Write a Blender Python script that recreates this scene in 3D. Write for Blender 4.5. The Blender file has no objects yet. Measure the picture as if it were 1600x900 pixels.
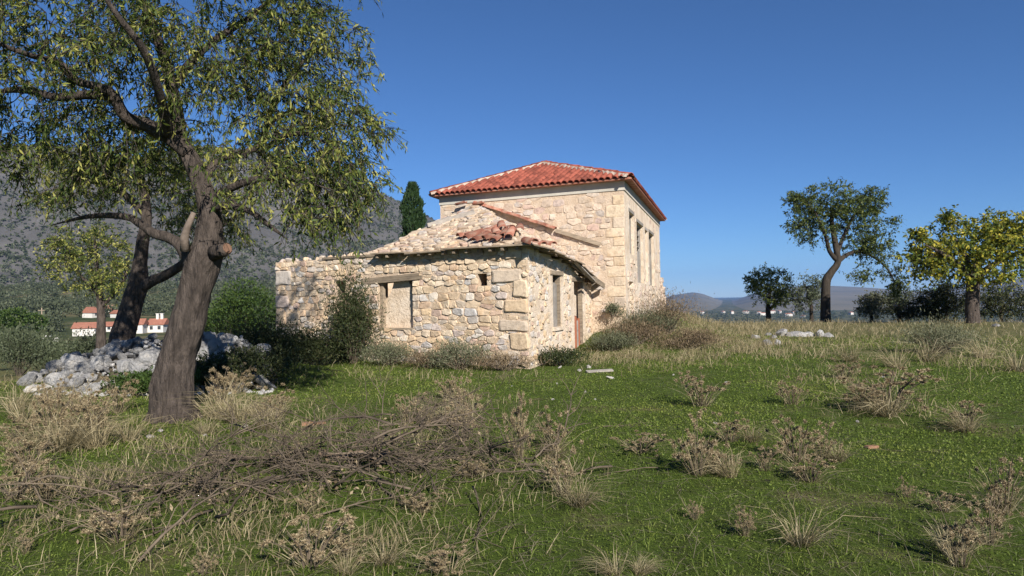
import bpy, math, random
import numpy as np
from mathutils import Vector, Matrix, noise
from mathutils.bvhtree import BVHTree

rng = random.Random(7)
nr = np.random.default_rng(7)
S = bpy.context.scene
COL = S.collection

# ------------------------------------------------------------------ camera
F = 1100.0                       # focal length in photo pixels (1600 wide)
CAM = Vector((0, 0, 1.65))
PITCH = math.atan(16 / F)
ROLL = math.radians(1.0)
fw = Vector((0, math.cos(PITCH), math.sin(PITCH)))
r0 = Vector((1, 0, 0)); u0 = Vector((0, -math.sin(PITCH), math.cos(PITCH)))
rt = r0 * math.cos(ROLL) - u0 * math.sin(ROLL)
up = u0 * math.cos(ROLL) + r0 * math.sin(ROLL)
cd = bpy.data.cameras.new('camera'); cam = bpy.data.objects.new('camera', cd); COL.objects.link(cam)
cd.sensor_width = 36; cd.lens = 36 * F / 1600; cd.clip_start = 0.1; cd.clip_end = 40000
m = Matrix((rt, up, -fw)).transposed().to_4x4(); m.translation = CAM
cam.matrix_world = m
S.camera = cam

# ------------------------------------------------------------------ sky, sun, exposure
SUN_EL = math.radians(30)
SUN_AZ = math.atan2(0.37, -0.93)            # direction towards the sun, from +Y towards +X
sun_dir = Vector((math.sin(SUN_AZ) * math.cos(SUN_EL), math.cos(SUN_AZ) * math.cos(SUN_EL), math.sin(SUN_EL)))
W = bpy.data.worlds.new('World'); S.world = W; W.use_nodes = True
wn = W.node_tree.nodes; wl = W.node_tree.links
sky = wn.new('ShaderNodeTexSky'); sky.sky_type = 'NISHITA'; sky.sun_disc = False
sky.sun_elevation = SUN_EL; sky.sun_rotation = SUN_AZ
sky.altitude = 1800; sky.air_density = 1.0; sky.dust_density = 0.0; sky.ozone_density = 10.0
wn['Background'].inputs['Strength'].default_value = 0.062
wl.new(sky.outputs[0], wn['Background'].inputs['Color'])
sl = bpy.data.lights.new('sun', 'SUN'); sl.energy = 5.0; sl.angle = math.radians(0.53); sl.color = (1.0, 0.935, 0.85)
so = bpy.data.objects.new('sun', sl); COL.objects.link(so); so.location = (10, -20, 30)
so.rotation_euler = (-sun_dir).to_track_quat('-Z', 'Y').to_euler()
S.view_settings.view_transform = 'Standard'; S.view_settings.look = 'None'
S.view_settings.exposure = 0.72; S.view_settings.gamma = 1; S.view_settings.use_curve_mapping = False
S.cycles.max_bounces = 6; S.cycles.diffuse_bounces = 3; S.cycles.transparent_max_bounces = 6
S.cycles.volume_bounces = 0

# ------------------------------------------------------------------ helpers
def ray(px, py):
    return (fw * F + rt * (px - 800) + up * (450 - py)).normalized()
def P(px, py, Y):
    """point on the ray of a pixel at depth Y (world y)"""
    d = ray(px, py); return CAM + d * ((Y - CAM.y) / d.y)
def on_plane(px, py, o, n):
    d = ray(px, py); return CAM + d * ((o - CAM).dot(n) / d.dot(n))
def sstep(a, b, x):
    t = min(1, max(0, (x - a) / (b - a))); return t * t * (3 - 2 * t)
def lerp_tab(tab, x):
    if x <= tab[0][0]: return tab[0][1]
    for (a, va), (b, vb) in zip(tab, tab[1:]):
        if x <= b: return va + (vb - va) * (x - a) / (b - a)
    return tab[-1][1]
def segdist(x, y, a, b):
    dx, dy = b[0] - a[0], b[1] - a[1]
    t = max(0, min(1, ((x - a[0]) * dx + (y - a[1]) * dy) / (dx * dx + dy * dy)))
    return math.hypot(x - a[0] - t * dx, y - a[1] - t * dy)

RIGHT_T = [(44, 0), (60, -1.6), (100, -9), (300, -26), (1000, -50), (2200, -60), (20000, -62)]
LEFT_T = [(17, 0), (24, -.55), (40, -1.5), (60, -2.4), (120, -4.4), (200, -6.5), (260, -6.3), (330, -4.3), (450, 1), (620, 14), (900, 20), (20000, 20)]
def ground(x, y):
    r = math.hypot(x, y)
    a = math.atan2(x, y)                     # 0 ahead, + right
    zr = lerp_tab(RIGHT_T, r); zl = lerp_tab(LEFT_T, r)
    # left sector is roughly -50..-17 degrees; everything else falls away behind the plateau
    k = sstep(-0.20, -0.31, a) * sstep(-1.6, -1.2, a) if a < 0 else 0
    z = zr * (1 - k) + zl * k
    if r < 70:
        f = 1 - sstep(40, 70, r)
        z += f * (0.06 * noise.noise((x * .22, y * .22, 3.1)) + 0.03 * noise.noise((x * .7, y * .7, 8.2)))
        d = segdist(x, y, (3.9, 22.6), (8.2, 36))
        z += 0.85 * math.exp(-(d / 1.7) ** 2)
        # earth banked up under the heap of stones
        z += 0.25 * math.exp(-(segdist(x, y, (-9.2, 14.2), (-5.5, 16.2)) / 1.3) ** 2)
    return z
def gpt(px, py, lift=0.0):
    """pixel -> ground point (marching along the ray)"""
    d = ray(px, py); t = 2.0
    while t < 3000:
        p = CAM + d * t
        if p.z <= ground(p.x, p.y):
            lo, hi = t - max(.05, t * .02) , t
            for _ in range(18):
                mid = (lo + hi) / 2; q = CAM + d * mid
                if q.z <= ground(q.x, q.y): hi = mid
                else: lo = mid
            p = CAM + d * hi
            return Vector((p.x, p.y, ground(p.x, p.y) + lift))
        t += max(.05, t * .02)
    return CAM + d * 3000

def tag(o, label=None, cat=None, group=None, kind=None):
    if label: o['label'] = label
    if cat: o['category'] = cat
    if group: o['group'] = group
    if kind: o['kind'] = kind
    return o
def empty(name, loc, label, cat, group=None):
    o = bpy.data.objects.new(name, None); COL.objects.link(o); o.location = loc; o.empty_display_size = .2
    return tag(o, label, cat, group)
def link(name, me, mat, parent=None):
    o = bpy.data.objects.new(name, me); COL.objects.link(o)
    if mat and not me.materials: me.materials.append(mat)
    if parent: o.parent = parent
    return o

class MB:
    def __init__(s): s.v = []; s.f = []
    def add(s, vs, fs):
        b = len(s.v); s.v += [tuple(v) for v in vs]; s.f += [tuple(i + b for i in f) for f in fs]
    def box(s, o, a, b, c):
        """corner o, edge vectors a, b, c"""
        o, a, b, c = map(Vector, (o, a, b, c))
        vs = [o, o + a, o + a + b, o + b, o + c, o + a + c, o + a + b + c, o + b + c]
        fs = [(0, 3, 2, 1), (4, 5, 6, 7), (0, 1, 5, 4), (1, 2, 6, 5), (2, 3, 7, 6), (3, 0, 4, 7)]
        if a.cross(b).dot(c) < 0: fs = [f[::-1] for f in fs]
        s.add(vs, fs)
    def cbox(s, c, sx, sy, sz, rz=0):
        R = Matrix.Rotation(rz, 3, 'Z'); a = R @ Vector((sx, 0, 0)); b = R @ Vector((0, sy, 0)); c2 = Vector((0, 0, sz))
        s.box(Vector(c) - a / 2 - b / 2, a, b, c2)
    def tube(s, pts, rad, n=6, cap=True, wob=0.0, seed=0, furrow=0.0):
        pts = [Vector(p) for p in pts]; rings = []
        t0 = (pts[1] - pts[0]).normalized()
        ref = Vector((0, 0, 1)) if abs(t0.z) < .9 else Vector((1, 0, 0))
        a = t0.cross(ref).normalized()
        vs = []
        for i, p in enumerate(pts):
            t = (pts[min(i + 1, len(pts) - 1)] - pts[max(i - 1, 0)]).normalized()
            a = (a - t * a.dot(t)).normalized(); b = t.cross(a)
            for k in range(n):
                th = 2 * math.pi * k / n; r = rad[i]
                if wob:
                    q = a * math.cos(th) + b * math.sin(th)
                    r *= 1 + (furrow * (abs(noise.noise((math.cos(th) * 3.2 + seed, math.sin(th) * 3.2, p.z * 1.1))) * 2 - .35 + .5 * abs(noise.noise((math.cos(th) * 8, math.sin(th) * 8, p.z * 2.5)))) if furrow else 0) + wob * noise.noise((q.x * 1.6 + seed, q.y * 1.6, i * .35)) + wob * .5 * noise.noise((q.x * 4 + seed, q.y * 4, i * .6))
                vs.append(p + (a * math.cos(th) + b * math.sin(th)) * r)
        fs = []
        for i in range(len(pts) - 1):
            for k in range(n):
                k2 = (k + 1) % n
                fs.append((i * n + k, i * n + k2, (i + 1) * n + k2, (i + 1) * n + k))
        if cap:
            fs.append(tuple(range(n))[::-1]); e = (len(pts) - 1) * n; fs.append(tuple(e + k for k in range(n)))
        s.add(vs, fs)
    def mesh(s, name, org=(0, 0, 0), smooth=False):
        me = bpy.data.meshes.new(name); o = Vector(org)
        me.from_pydata([(v[0] - o.x, v[1] - o.y, v[2] - o.z) for v in s.v], [], s.f)
        if smooth: me.polygons.foreach_set('use_smooth', [True] * len(me.polygons))
        me.update(); return me
    def build(s, name, mat, parent=None, smooth=False, org=None):
        if org is None: org = root_loc(parent)
        return link(name, s.mesh(name, org, smooth), mat, parent)
def root_loc(o):
    v = Vector((0, 0, 0))
    while o is not None: v += Vector(o.location); o = o.parent
    return v

def quads_np(name, V, mat, parent=None, rnd=None, org=None, smooth=False):
    """V: (n,4,3) quads as one mesh; rnd: per-face value in attribute 'rnd'"""
    n = len(V); me = bpy.data.meshes.new(name)
    if org is None: org = root_loc(parent)
    V = (V - np.array(org)).astype(np.float32)
    me.vertices.add(n * 4); me.vertices.foreach_set('co', V.reshape(-1))
    me.loops.add(n * 4); me.loops.foreach_set('vertex_index', np.arange(n * 4, dtype=np.int32))
    me.polygons.add(n); me.polygons.foreach_set('loop_start', np.arange(0, n * 4, 4, dtype=np.int32))
    me.polygons.foreach_set('loop_total', np.full(n, 4, dtype=np.int32))
    me.update(calc_edges=True)
    if rnd is not None:
        a = me.attributes.new('rnd', 'FLOAT', 'FACE'); a.data.foreach_set('value', np.asarray(rnd, dtype=np.float32))
    return link(name, me, mat, parent)
def unit(a): return a / np.maximum(1e-9, np.linalg.norm(a, axis=-1, keepdims=True))
def leaf_quads(C, D, length, width, twist=None):
    """diamond leaves: base C, direction D, per-leaf length and width arrays"""
    n = len(C); D = unit(D)
    R = unit(nr.normal(size=(n, 3))) if twist is None else twist
    side = unit(np.cross(D, R)); L = np.asarray(length).reshape(-1, 1); Wd = np.asarray(width).reshape(-1, 1)
    nrm = np.cross(side, D)
    mid = C + D * L * .45 + nrm * L * .05
    return np.stack([C, mid + side * Wd * .5, C + D * L, mid - side * Wd * .5], axis=1)
def blade_quads(C, D, length, width, droop):
    """grass blades made of two quads each, bending by droop"""
    n = len(C); D = unit(D); L = np.asarray(length).reshape(-1, 1); Wd = np.asarray(width).reshape(-1, 1); dr = np.asarray(droop).reshape(-1, 1)
    side = unit(np.cross(D, np.array([0, 0, 1.0])) + nr.normal(size=(n, 3)) * .3) * Wd * .5
    H = unit(D * np.array([1, 1, 0]) + nr.normal(size=(n, 3)) * np.array([.3, .3, 0]))
    p1 = C + D * L * .55 + H * L * dr * .15
    p2 = C + D * L * .95 + H * L * dr * .55 - np.array([0, 0, 1.0]) * L * dr * .35
    q1 = np.stack([C - side, C + side, p1 + side * .8, p1 - side * .8], axis=1)
    q2 = np.stack([p1 - side * .8, p1 + side * .8, p2 + side * .12, p2 - side * .12], axis=1)
    return np.concatenate([q1, q2])

# ------------------------------------------------------------------ materials
def mat_new(name):
    m = bpy.data.materials.new(name); m.use_nodes = True
    nt = m.node_tree; b = nt.nodes['Principled BSDF']; b.inputs['Roughness'].default_value = .85
    b.inputs['Specular IOR Level'].default_value = .25
    return m, nt, b
def nd(nt, t, **kw):
    n = nt.nodes.new(t)
    for k, v in kw.items():
        if k in n.inputs: n.inputs[k].default_value = v
        else: setattr(n, k, v)
    return n
def ramp(nt, fac, stops, interp='LINEAR'):
    r = nt.nodes.new('ShaderNodeValToRGB'); r.color_ramp.interpolation = interp
    e = r.color_ramp.elements
    while len(e) < len(stops): e.new(.5)
    for i, (p, c) in enumerate(stops): e[i].position = p; e[i].color = (*c, 1)
    nt.links.new(fac, r.inputs[0]); return r
def mixc(nt, fac, a, b, mode='MIX'):
    mx = nt.nodes.new('ShaderNodeMix'); mx.data_type = 'RGBA'; mx.blend_type = mode
    for sock, v in ((mx.inputs[0], fac), (mx.inputs[6], a), (mx.inputs[7], b)):
        if hasattr(v, 'links') or hasattr(v, 'is_linked'): nt.links.new(v, sock)
        else: sock.default_value = v if not isinstance(v, tuple) else (*v, 1)
    return mx.outputs[2]
def coords(nt, scale=(1, 1, 1), kind='Object'):
    tc = nt.nodes.new('ShaderNodeTexCoord'); mp = nt.nodes.new('ShaderNodeMapping'); mp.inputs['Scale'].default_value = scale
    nt.links.new(tc.outputs[kind], mp.inputs[0]); return mp.outputs[0]
def noise_n(nt, vec, scale, detail=5, rough=.6):
    n = nd(nt, 'ShaderNodeTexNoise'); n.inputs['Scale'].default_value = scale; n.inputs['Detail'].default_value = detail; n.inputs['Roughness'].default_value = rough
    if vec is not None: nt.links.new(vec, n.inputs['Vector'])
    return n.outputs['Fac']
def bump(nt, b, h, strength=.4, dist=.02):
    bp = nd(nt, 'ShaderNodeBump'); bp.inputs['Strength'].default_value = strength; bp.inputs['Distance'].default_value = dist
    nt.links.new(h, bp.inputs['Height']); nt.links.new(bp.outputs[0], b.inputs['Normal'])

def m_noise(name, c1, c2, scale, bscale=None, bstr=.4, bdist=.02, rough=.9, stretch=(1, 1, 1), perobj=0.0, c3=None):
    m, nt, b = mat_new(name); v = coords(nt, stretch)
    n1 = noise_n(nt, v, scale)
    st = [(.3, c1), (.7, c2)] if c3 is None else [(.28, c1), (.5, c2), (.72, c3)]
    col = ramp(nt, n1, st).outputs[0]
    if perobj:
        oi = nd(nt, 'ShaderNodeObjectInfo'); rr = ramp(nt, oi.outputs['Random'], [(0, (1 - perobj,) * 3), (1, (1 + perobj * .6,) * 3)])
        col = mixc(nt, 1.0, col, rr.outputs[0], 'MULTIPLY')
    nt.links.new(col, b.inputs['Base Color']); b.inputs['Roughness'].default_value = rough
    bump(nt, b, noise_n(nt, v, bscale or scale * 3, 6, .65), bstr, bdist)
    return m
def m_leaf(name, stops, trans=.35, rough=.6):
    m, nt, b = mat_new(name)
    at = nd(nt, 'ShaderNodeAttribute'); at.attribute_name = 'rnd'
    col = ramp(nt, at.outputs['Fac'], stops).outputs[0]
    nt.links.new(col, b.inputs['Base Color']); b.inputs['Roughness'].default_value = rough
    tr = nd(nt, 'ShaderNodeBsdfTranslucent'); nt.links.new(col, tr.inputs[0])
    mx = nd(nt, 'ShaderNodeMixShader'); mx.inputs[0].default_value = trans
    nt.links.new(b.outputs[0], mx.inputs[1]); nt.links.new(tr.outputs[0], mx.inputs[2])
    nt.links.new(mx.outputs[0], nt.nodes['Material Output'].inputs[0])
    return m

# stones of the walls: colour differs from stone to stone
def m_stone(name, stops, k=1.0):
    m, nt, b = mat_new(name); v = coords(nt)
    oi = nd(nt, 'ShaderNodeObjectInfo'); at = nd(nt, 'ShaderNodeAttribute'); at.attribute_name = 'rnd'
    sm = nd(nt, 'ShaderNodeMath', operation='ADD'); nt.links.new(oi.outputs['Random'], sm.inputs[0]); nt.links.new(at.outputs['Fac'], sm.inputs[1])
    fr = nd(nt, 'ShaderNodeMath', operation='FRACT'); nt.links.new(sm.outputs[0], fr.inputs[0])
    base = ramp(nt, fr.outputs[0], stops, 'LINEAR').outputs[0]
    n1 = ramp(nt, noise_n(nt, v, 7, 6, .7), [(.3, (.62, .60, .58)), (.55, (1, 1, 1)), (.8, (1.12, 1.08, 1.0))]).outputs[0]
    col = mixc(nt, 1.0, base, n1, 'MULTIPLY')
    n2 = ramp(nt, noise_n(nt, v, 2.3, 4, .6), [(.56, (0, 0, 0)), (.68, (1, 1, 1))]).outputs[0]
    col = mixc(nt, n2, col, mixc(nt, 0.35, col, (.50, .30, .14)))
    nt.links.new(col, b.inputs['Base Color']); b.inputs['Roughness'].default_value = .92
    bump(nt, b, noise_n(nt, v, 16, 8, .7), .55, .03)
    return m
M = {}
M['stone'] = m_stone('rubble_stone', [(0, (.58, .45, .31)), (.16, (.66, .55, .41)), (.32, (.54, .41, .28)), (.46, (.62, .51, .38)), (.58, (.47, .43, .39)), (.70, (.61, .46, .29)), (.80, (.50, .36, .28)), (.90, (.50, .48, .46)), (1, (.72, .63, .51))])
M['stone2'] = m_stone('house_stone', [(0, (.53, .42, .32)), (.2, (.62, .52, .41)), (.4, (.50, .39, .30)), (.6, (.57, .48, .39)), (.75, (.48, .43, .39)), (.88, (.53, .38, .31)), (1, (.64, .54, .42))])
M['roofstone'] = m_stone('sun_dimmed_roof_stone', [(0, (.50, .39, .28)), (.2, (.58, .48, .36)), (.4, (.46, .35, .25)), (.6, (.53, .43, .33)), (.75, (.43, .39, .35)), (.88, (.46, .32, .25)), (1, (.63, .54, .42))])  # wall stone tones darkened in the colour to offset strong sun on the slope
M['quoin'] = m_stone('quoin_stone', [(0, (.60, .46, .31)), (.5, (.64, .52, .38)), (1, (.52, .43, .34))])
M['mortar'] = m_noise('earth_mortar', (.45, .34, .24), (.62, .50, .38), 5, 22, .8, .04)
M['plaster'] = m_noise('lime_plaster', (.48, .37, .26), (.63, .52, .40), 1.7, 14, .8, .05, c3=(.70, .62, .52))
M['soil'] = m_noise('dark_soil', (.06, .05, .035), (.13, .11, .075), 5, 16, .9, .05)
M['mud'] = m_noise('roof_mud', (.40, .30, .20), (.54, .43, .31), 3, 14, .8, .05)
M['concrete'] = m_noise('concrete', (.40, .38, .33), (.52, .49, .42), 2.5, 25, .35, .01)
M['wood'] = m_noise('weathered_wood', (.17, .135, .10), (.36, .29, .21), 4, 10, .6, .01, stretch=(1, 1, 6), perobj=.3)
M['greywood'] = m_noise('grey_wood', (.20, .18, .16), (.36, .33, .29), 4, 12, .5, .01, perobj=.25)
M['redwood'] = m_noise('red_painted_wood', (.30, .10, .05), (.42, .16, .09), 6, 20, .4, .01)
M['tile'] = m_noise('terracotta_tile', (.195, .050, .032), (.285, .084, .054), 9, 40, .3, .01, rough=.8, perobj=.42)
M['oldtile'] = m_noise('weathered_tile', (.17, .062, .042), (.29, .125, .085), 6, 30, .4, .01, perobj=.35, c3=(.33, .24, .18))
M['ridgemortar'] = m_noise('ridge_mortar', (.34, .26, .20), (.50, .42, .34), 6, 20, .7, .03)
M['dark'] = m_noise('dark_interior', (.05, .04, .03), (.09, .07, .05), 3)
M['rock'] = m_noise('limestone', (.25, .25, .255), (.42, .415, .405), 2.2, 7, 1.0, .12, perobj=.35, c3=(.55, .52, .48))
M['whitestone'] = m_noise('white_limestone', (.46, .43, .39), (.64, .61, .56), 2.2, 7, .8, .1, perobj=.2)
M['bark'] = m_noise('almond_bark', (.030, .024, .020), (.125, .10, .083), 14, 24, 1.0, .10, stretch=(1, 1, .22))  # bark colour lowered to carry the shade on the big trunk and limbs
M['barklight'] = m_noise('smooth_bark', (.09, .07, .055), (.20, .16, .13), 8, 20, .5, .02)
M['barkdark'] = m_noise('shade_darkened_bark', (.022, .018, .014), (.055, .044, .034), 9, 18, .9, .03, stretch=(1, 1, .3))  # dark bark, lowered further in colour to imitate shade on the skyline trunks
M['cutwood'] = m_noise('cut_wood', (.13, .075, .05), (.22, .13, .085), 14, 20, .3, .01)
M['twig'] = m_noise('dead_twig', (.065, .050, .036), (.155, .122, .088), 6, 20, .4, .005, perobj=.3)
M['paleTwig'] = m_noise('pale_twig', (.13, .095, .065), (.23, .17, .12), 6, 20, .4, .005)
M['leaf_almond'] = m_leaf('almond_leaf', [(0, (.035, .060, .014)), (.4, (.080, .115, .024)), (.68, (.20, .22, .045)), (1, (.42, .40, .11))])
M['leaf_green'] = m_leaf('green_leaf', [(0, (.036, .058, .015)), (.5, (.082, .118, .028)), (1, (.19, .21, .055))])
M['leaf_yellow'] = m_leaf('yellowing_leaf', [(0, (.055, .085, .015)), (.4, (.14, .175, .022)), (.7, (.30, .28, .03)), (1, (.48, .41, .055))])
M['leaf_olive'] = m_leaf('olive_leaf', [(0, (.045, .060, .030)), (.5, (.085, .105, .055)), (1, (.15, .17, .10))], .2)
M['leaf_pine'] = m_leaf('pine_leaf', [(0, (.022, .045, .010)), (.5, (.045, .080, .015)), (1, (.085, .12, .025))], .2)
M['leaf_cypress'] = m_leaf('cypress_leaf', [(0, (.012, .030, .010)), (1, (.035, .065, .020))], .1)
M['leaf_dark'] = m_leaf('dark_bush_leaf', [(0, (.022, .032, .012)), (.6, (.050, .065, .022)), (1, (.12, .11, .05))], .25)
M['leaf_sage'] = m_leaf('sage_leaf', [(0, (.075, .085, .045)), (.6, (.14, .15, .085)), (1, (.22, .22, .14))], .2)
M['leaf_dry'] = m_leaf('dry_shrub', [(0, (.12, .085, .05)), (.6, (.22, .165, .10)), (1, (.34, .27, .17))], .2)
M['thistle'] = m_leaf('dry_thistle', [(0, (.16, .118, .066)), (.55, (.32, .25, .145)), (1, (.52, .43, .28))], .2)
M['straw'] = m_leaf('straw', [(0, (.17, .14, .075)), (.55, (.32, .265, .15)), (1, (.50, .43, .27))], .3)
M['greygrass'] = m_leaf('grey_dry_grass', [(0, (.10, .085, .06)), (1, (.26, .22, .15))], .25)
M['grass'] = m_leaf('lawn_leaf', [(0, (.070, .098, .016)), (.5, (.118, .172, .026)), (1, (.20, .235, .048))], .35)
M['white'] = m_noise('white_render', (.48, .465, .43), (.60, .58, .54), 1, 8, .1, .01)
M['roofred'] = m_noise('far_roof', (.24, .10, .068), (.33, .15, .10), 1.5, 6, .4, .05)
M['glass'] = m_noise('dark_pane', (.03, .035, .04), (.05, .055, .06), 1, rough=.2)
M['carpaint'] = m_noise('car_paint', (.20, .21, .23), (.24, .25, .27), 1, rough=.35)
M['tyre'] = m_noise('tyre_rubber', (.02, .02, .02), (.03, .03, .03), 4)
M['brick'] = m_noise('broken_brick', (.20, .10, .06), (.30, .17, .11), 8, 20, .5, .01)
M['scrub'] = m_leaf('far_woodland', [(0, (.034, .044, .022)), (.5, (.062, .075, .040)), (1, (.105, .118, .068))], .1)

def m_ground():
    m, nt, b = mat_new('meadow_ground'); v = coords(nt)
    g = ramp(nt, noise_n(nt, v, 3.2, 8, .7), [(.28, (.045, .050, .014)), (.5, (.065, .098, .016)), (.72, (.095, .130, .026))]).outputs[0]
    dry = ramp(nt, noise_n(nt, v, 6.5, 6, .7), [(.3, (.11, .085, .045)), (.7, (.25, .20, .115))]).outputs[0]
    # dry patches of a size of their own
    pm = noise_n(nt, v, .55, 5, .65)
    patch = ramp(nt, pm, [(.56, (0, 0, 0)), (.66, (1, 1, 1))]).outputs[0]
    geo = nd(nt, 'ShaderNodeNewGeometry'); sep = nd(nt, 'ShaderNodeSeparateXYZ'); nt.links.new(geo.outputs['Position'], sep.inputs[0])
    ln = nd(nt, 'ShaderNodeVectorMath', operation='LENGTH'); nt.links.new(geo.outputs['Position'], ln.inputs[0])
    far = nd(nt, 'ShaderNodeMapRange'); far.inputs['From Min'].default_value = 20; far.inputs['From Max'].default_value = 34; nt.links.new(ln.outputs['Value'], far.inputs['Value'])
    mx = nd(nt, 'ShaderNodeMath', operation='MAXIMUM'); 
    half = nd(nt, 'ShaderNodeMath', operation='MULTIPLY'); half.inputs[1].default_value = .62
    nt.links.new(patch, half.inputs[0])
    nz = nd(nt, 'ShaderNodeMath', operation='MULTIPLY'); nt.links.new(far.outputs[0], nz.inputs[0]); nz.inputs[1].default_value = .5
    nt.links.new(half.outputs[0], mx.inputs[0]); nt.links.new(nz.outputs[0], mx.inputs[1])
    near = mixc(nt, mx.outputs[0], g, dry)
    # fields, groves and scrub of the open country
    fld = ramp(nt, noise_n(nt, v, .02, 8, .7), [(.36, (.035, .050, .020)), (.5, (.060, .070, .030)), (.60, (.17, .14, .075)), (.7, (.05, .065, .025))]).outputs[0]
    f2 = nd(nt, 'ShaderNodeMapRange'); f2.inputs['From Min'].default_value = 60; f2.inputs['From Max'].default_value = 160; nt.links.new(ln.outputs['Value'], f2.inputs['Value'])
    col = mixc(nt, f2.outputs[0], near, fld)
    nt.links.new(col, b.inputs['Base Color']); b.inputs['Roughness'].default_value = 1; b.inputs['Specular IOR Level'].default_value = .1
    bump(nt, b, noise_n(nt, v, 18, 8, .75), .9, .05)
    return m
M['ground'] = m_ground()
def m_mountain(name, rock1, rock2, shrub, scale):
    m, nt, b = mat_new(name); v = coords(nt)
    rk = ramp(nt, noise_n(nt, v, scale * .12, 8, .65), [(.3, rock1), (.7, rock2)]).outputs[0]
    vo = nd(nt, 'ShaderNodeTexVoronoi'); vo.inputs['Scale'].default_value = scale; nt.links.new(v, vo.inputs['Vector'])
    thr = nd(nt, 'ShaderNodeMath', operation='MULTIPLY_ADD'); nt.links.new(noise_n(nt, v, scale * .09, 5, .6), thr.inputs[0]); thr.inputs[1].default_value = -1.5; thr.inputs[2].default_value = 1.5
    ad = nd(nt, 'ShaderNodeMath', operation='ADD'); nt.links.new(vo.outputs['Distance'], ad.inputs[0]); nt.links.new(thr.outputs[0], ad.inputs[1])
    k = ramp(nt, ad.outputs[0], [(.42, (1, 1, 1)), (.56, (0, 0, 0))]).outputs[0]
    nt.links.new(mixc(nt, k, rk, shrub), b.inputs['Base Color']); b.inputs['Roughness'].default_value = 1; b.inputs['Specular IOR Level'].default_value = 0
    bump(nt, b, noise_n(nt, v, scale * .5, 8, .7), .8, 3.0)
    return m
M['mount'] = m_mountain('limestone_slope', (.062, .062, .060), (.125, .119, .111), (.034, .042, .024), .16)
M['farmount'] = m_mountain('far_slope', (.10, .105, .085), (.19, .17, .13), (.05, .06, .04), .010)

# ------------------------------------------------------------------ terrain
def build_ground():
    radii = [0.0]; r = .6
    while r < 16000: radii.append(r); r *= 1.055 if r < 120 else 1.09
    angs = []; a = -180.0
    while a < 180: angs.append(math.radians(a)); a += .9 if -52 < a < 48 else 6
    na = len(angs); vs = [(0, 0, ground(0, 0.001))]
    for r in radii[1:]:
        for a in angs:
            x, y = r * math.sin(a), r * math.cos(a); vs.append((x, y, ground(x, y)))
    fs = [(0, 1 + (k + 1) % na, 1 + k) for k in range(na)]
    for i in range(len(radii) - 2):
        for k in range(na):
            k2 = (k + 1) % na; b = 1 + i * na; c = b + na
            fs.append((b + k, b + k2, c + k2, c + k))
    mb = MB(); mb.v = vs; mb.f = fs
    o = mb.build('ground', M['ground'], None, True, (0, 0, 0)); tag(o, kind='structure')
build_ground()

def mountain(name, outline, r0_, r1_, rback, base_z, mat, rough, seed, cols=150, rows=44, ramp_pow=1.25):
    """a ridge whose crest stands at distance r1_; outline is its skyline in photo pixels"""
    xs = [o[0] for o in outline]; vs = []
    for i in range(cols):
        px = xs[0] + (xs[-1] - xs[0]) * i / (cols - 1)
        py = lerp_tab(outline, px); d = ray(px, py); a = math.atan2(d.x, d.y)
        H = CAM.z + d.z / math.hypot(d.x, d.y) * r1_ - base_z
        for j in range(rows):
            t = j / (rows - 1)
            if t < .75: rr = r0_ + (r1_ - r0_) * t / .75; k = (t / .75) ** ramp_pow
            else: rr = r1_ + (rback - r1_) * (t - .75) / .25; k = 1 - ((t - .75) / .25) ** 1.5
            x, y = rr * math.sin(a), rr * math.cos(a)
            q = Vector((x, y, 0)) / (r1_ * .12)
            z = base_z + max(0, H) * k + rough * H * (noise.fractal(q + Vector((seed, 0, 0)), 1, 2, 6) * .5) * min(1, k * 2.5) * (1 - .8 * sstep(.6, .75, t))
            vs.append((x, y, z))
    fs = [(i * rows + j, i * rows + j + 1, (i + 1) * rows + j + 1, (i + 1) * rows + j) for i in range(cols - 1) for j in range(rows - 1)]
    mb = MB(); mb.v = vs; mb.f = fs
    BV[name] = BVHTree.FromPolygons([Vector(v) for v in vs], fs)
    return tag(mb.build(name, mat, None, True, (0, 0, 0)), kind='structure')
BV = {}
mountain('mountain', [(-900, 420), (-600, 300), (-300, 225), (-100, 215), (0, 228), (100, 222), (200, 250), (300, 228), (400, 236), (500, 262), (570, 288), (620, 314), (690, 350), (760, 398), (850, 455), (900, 480)],
         760, 1400, 2300, 0, M['mount'], .26, 3.0)
mountain('far_hills', [(640, 486), (760, 470), (900, 466), (1000, 474), (1030, 470), (1050, 461), (1085, 456), (1105, 461), (1135, 475), (1160, 465), (1180, 458), (1210, 452), (1240, 448), (1290, 446), (1340, 448), (1400, 452), (1440, 456), (1500, 449), (1560, 441), (1600, 433), (1700, 428), (1900, 436), (2300, 470)],
         2450, 6500, 9500, -64, M['farmount'], .16, 9.0, 170, 30)

# haze over the open country
hz = MB(); hz.box((-9000, -1500, -66), (18000, 0, 0), (0, 13500, 0), (0, 0, 446))
hm = bpy.data.materials.new('haze_air'); hm.use_nodes = True; hn = hm.node_tree
hn.nodes.remove(hn.nodes['Principled BSDF'])
pv = hn.nodes.new('ShaderNodeVolumePrincipled'); pv.inputs['Color'].default_value = (.22, .46, 1, 1); pv.inputs['Density'].default_value = 5.5e-5
hn.links.new(pv.outputs[0], hn.nodes['Material Output'].inputs['Volume'])
tag(hz.build('haze', hm, None, False, (0, 0, 0)), kind='stuff')

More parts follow.
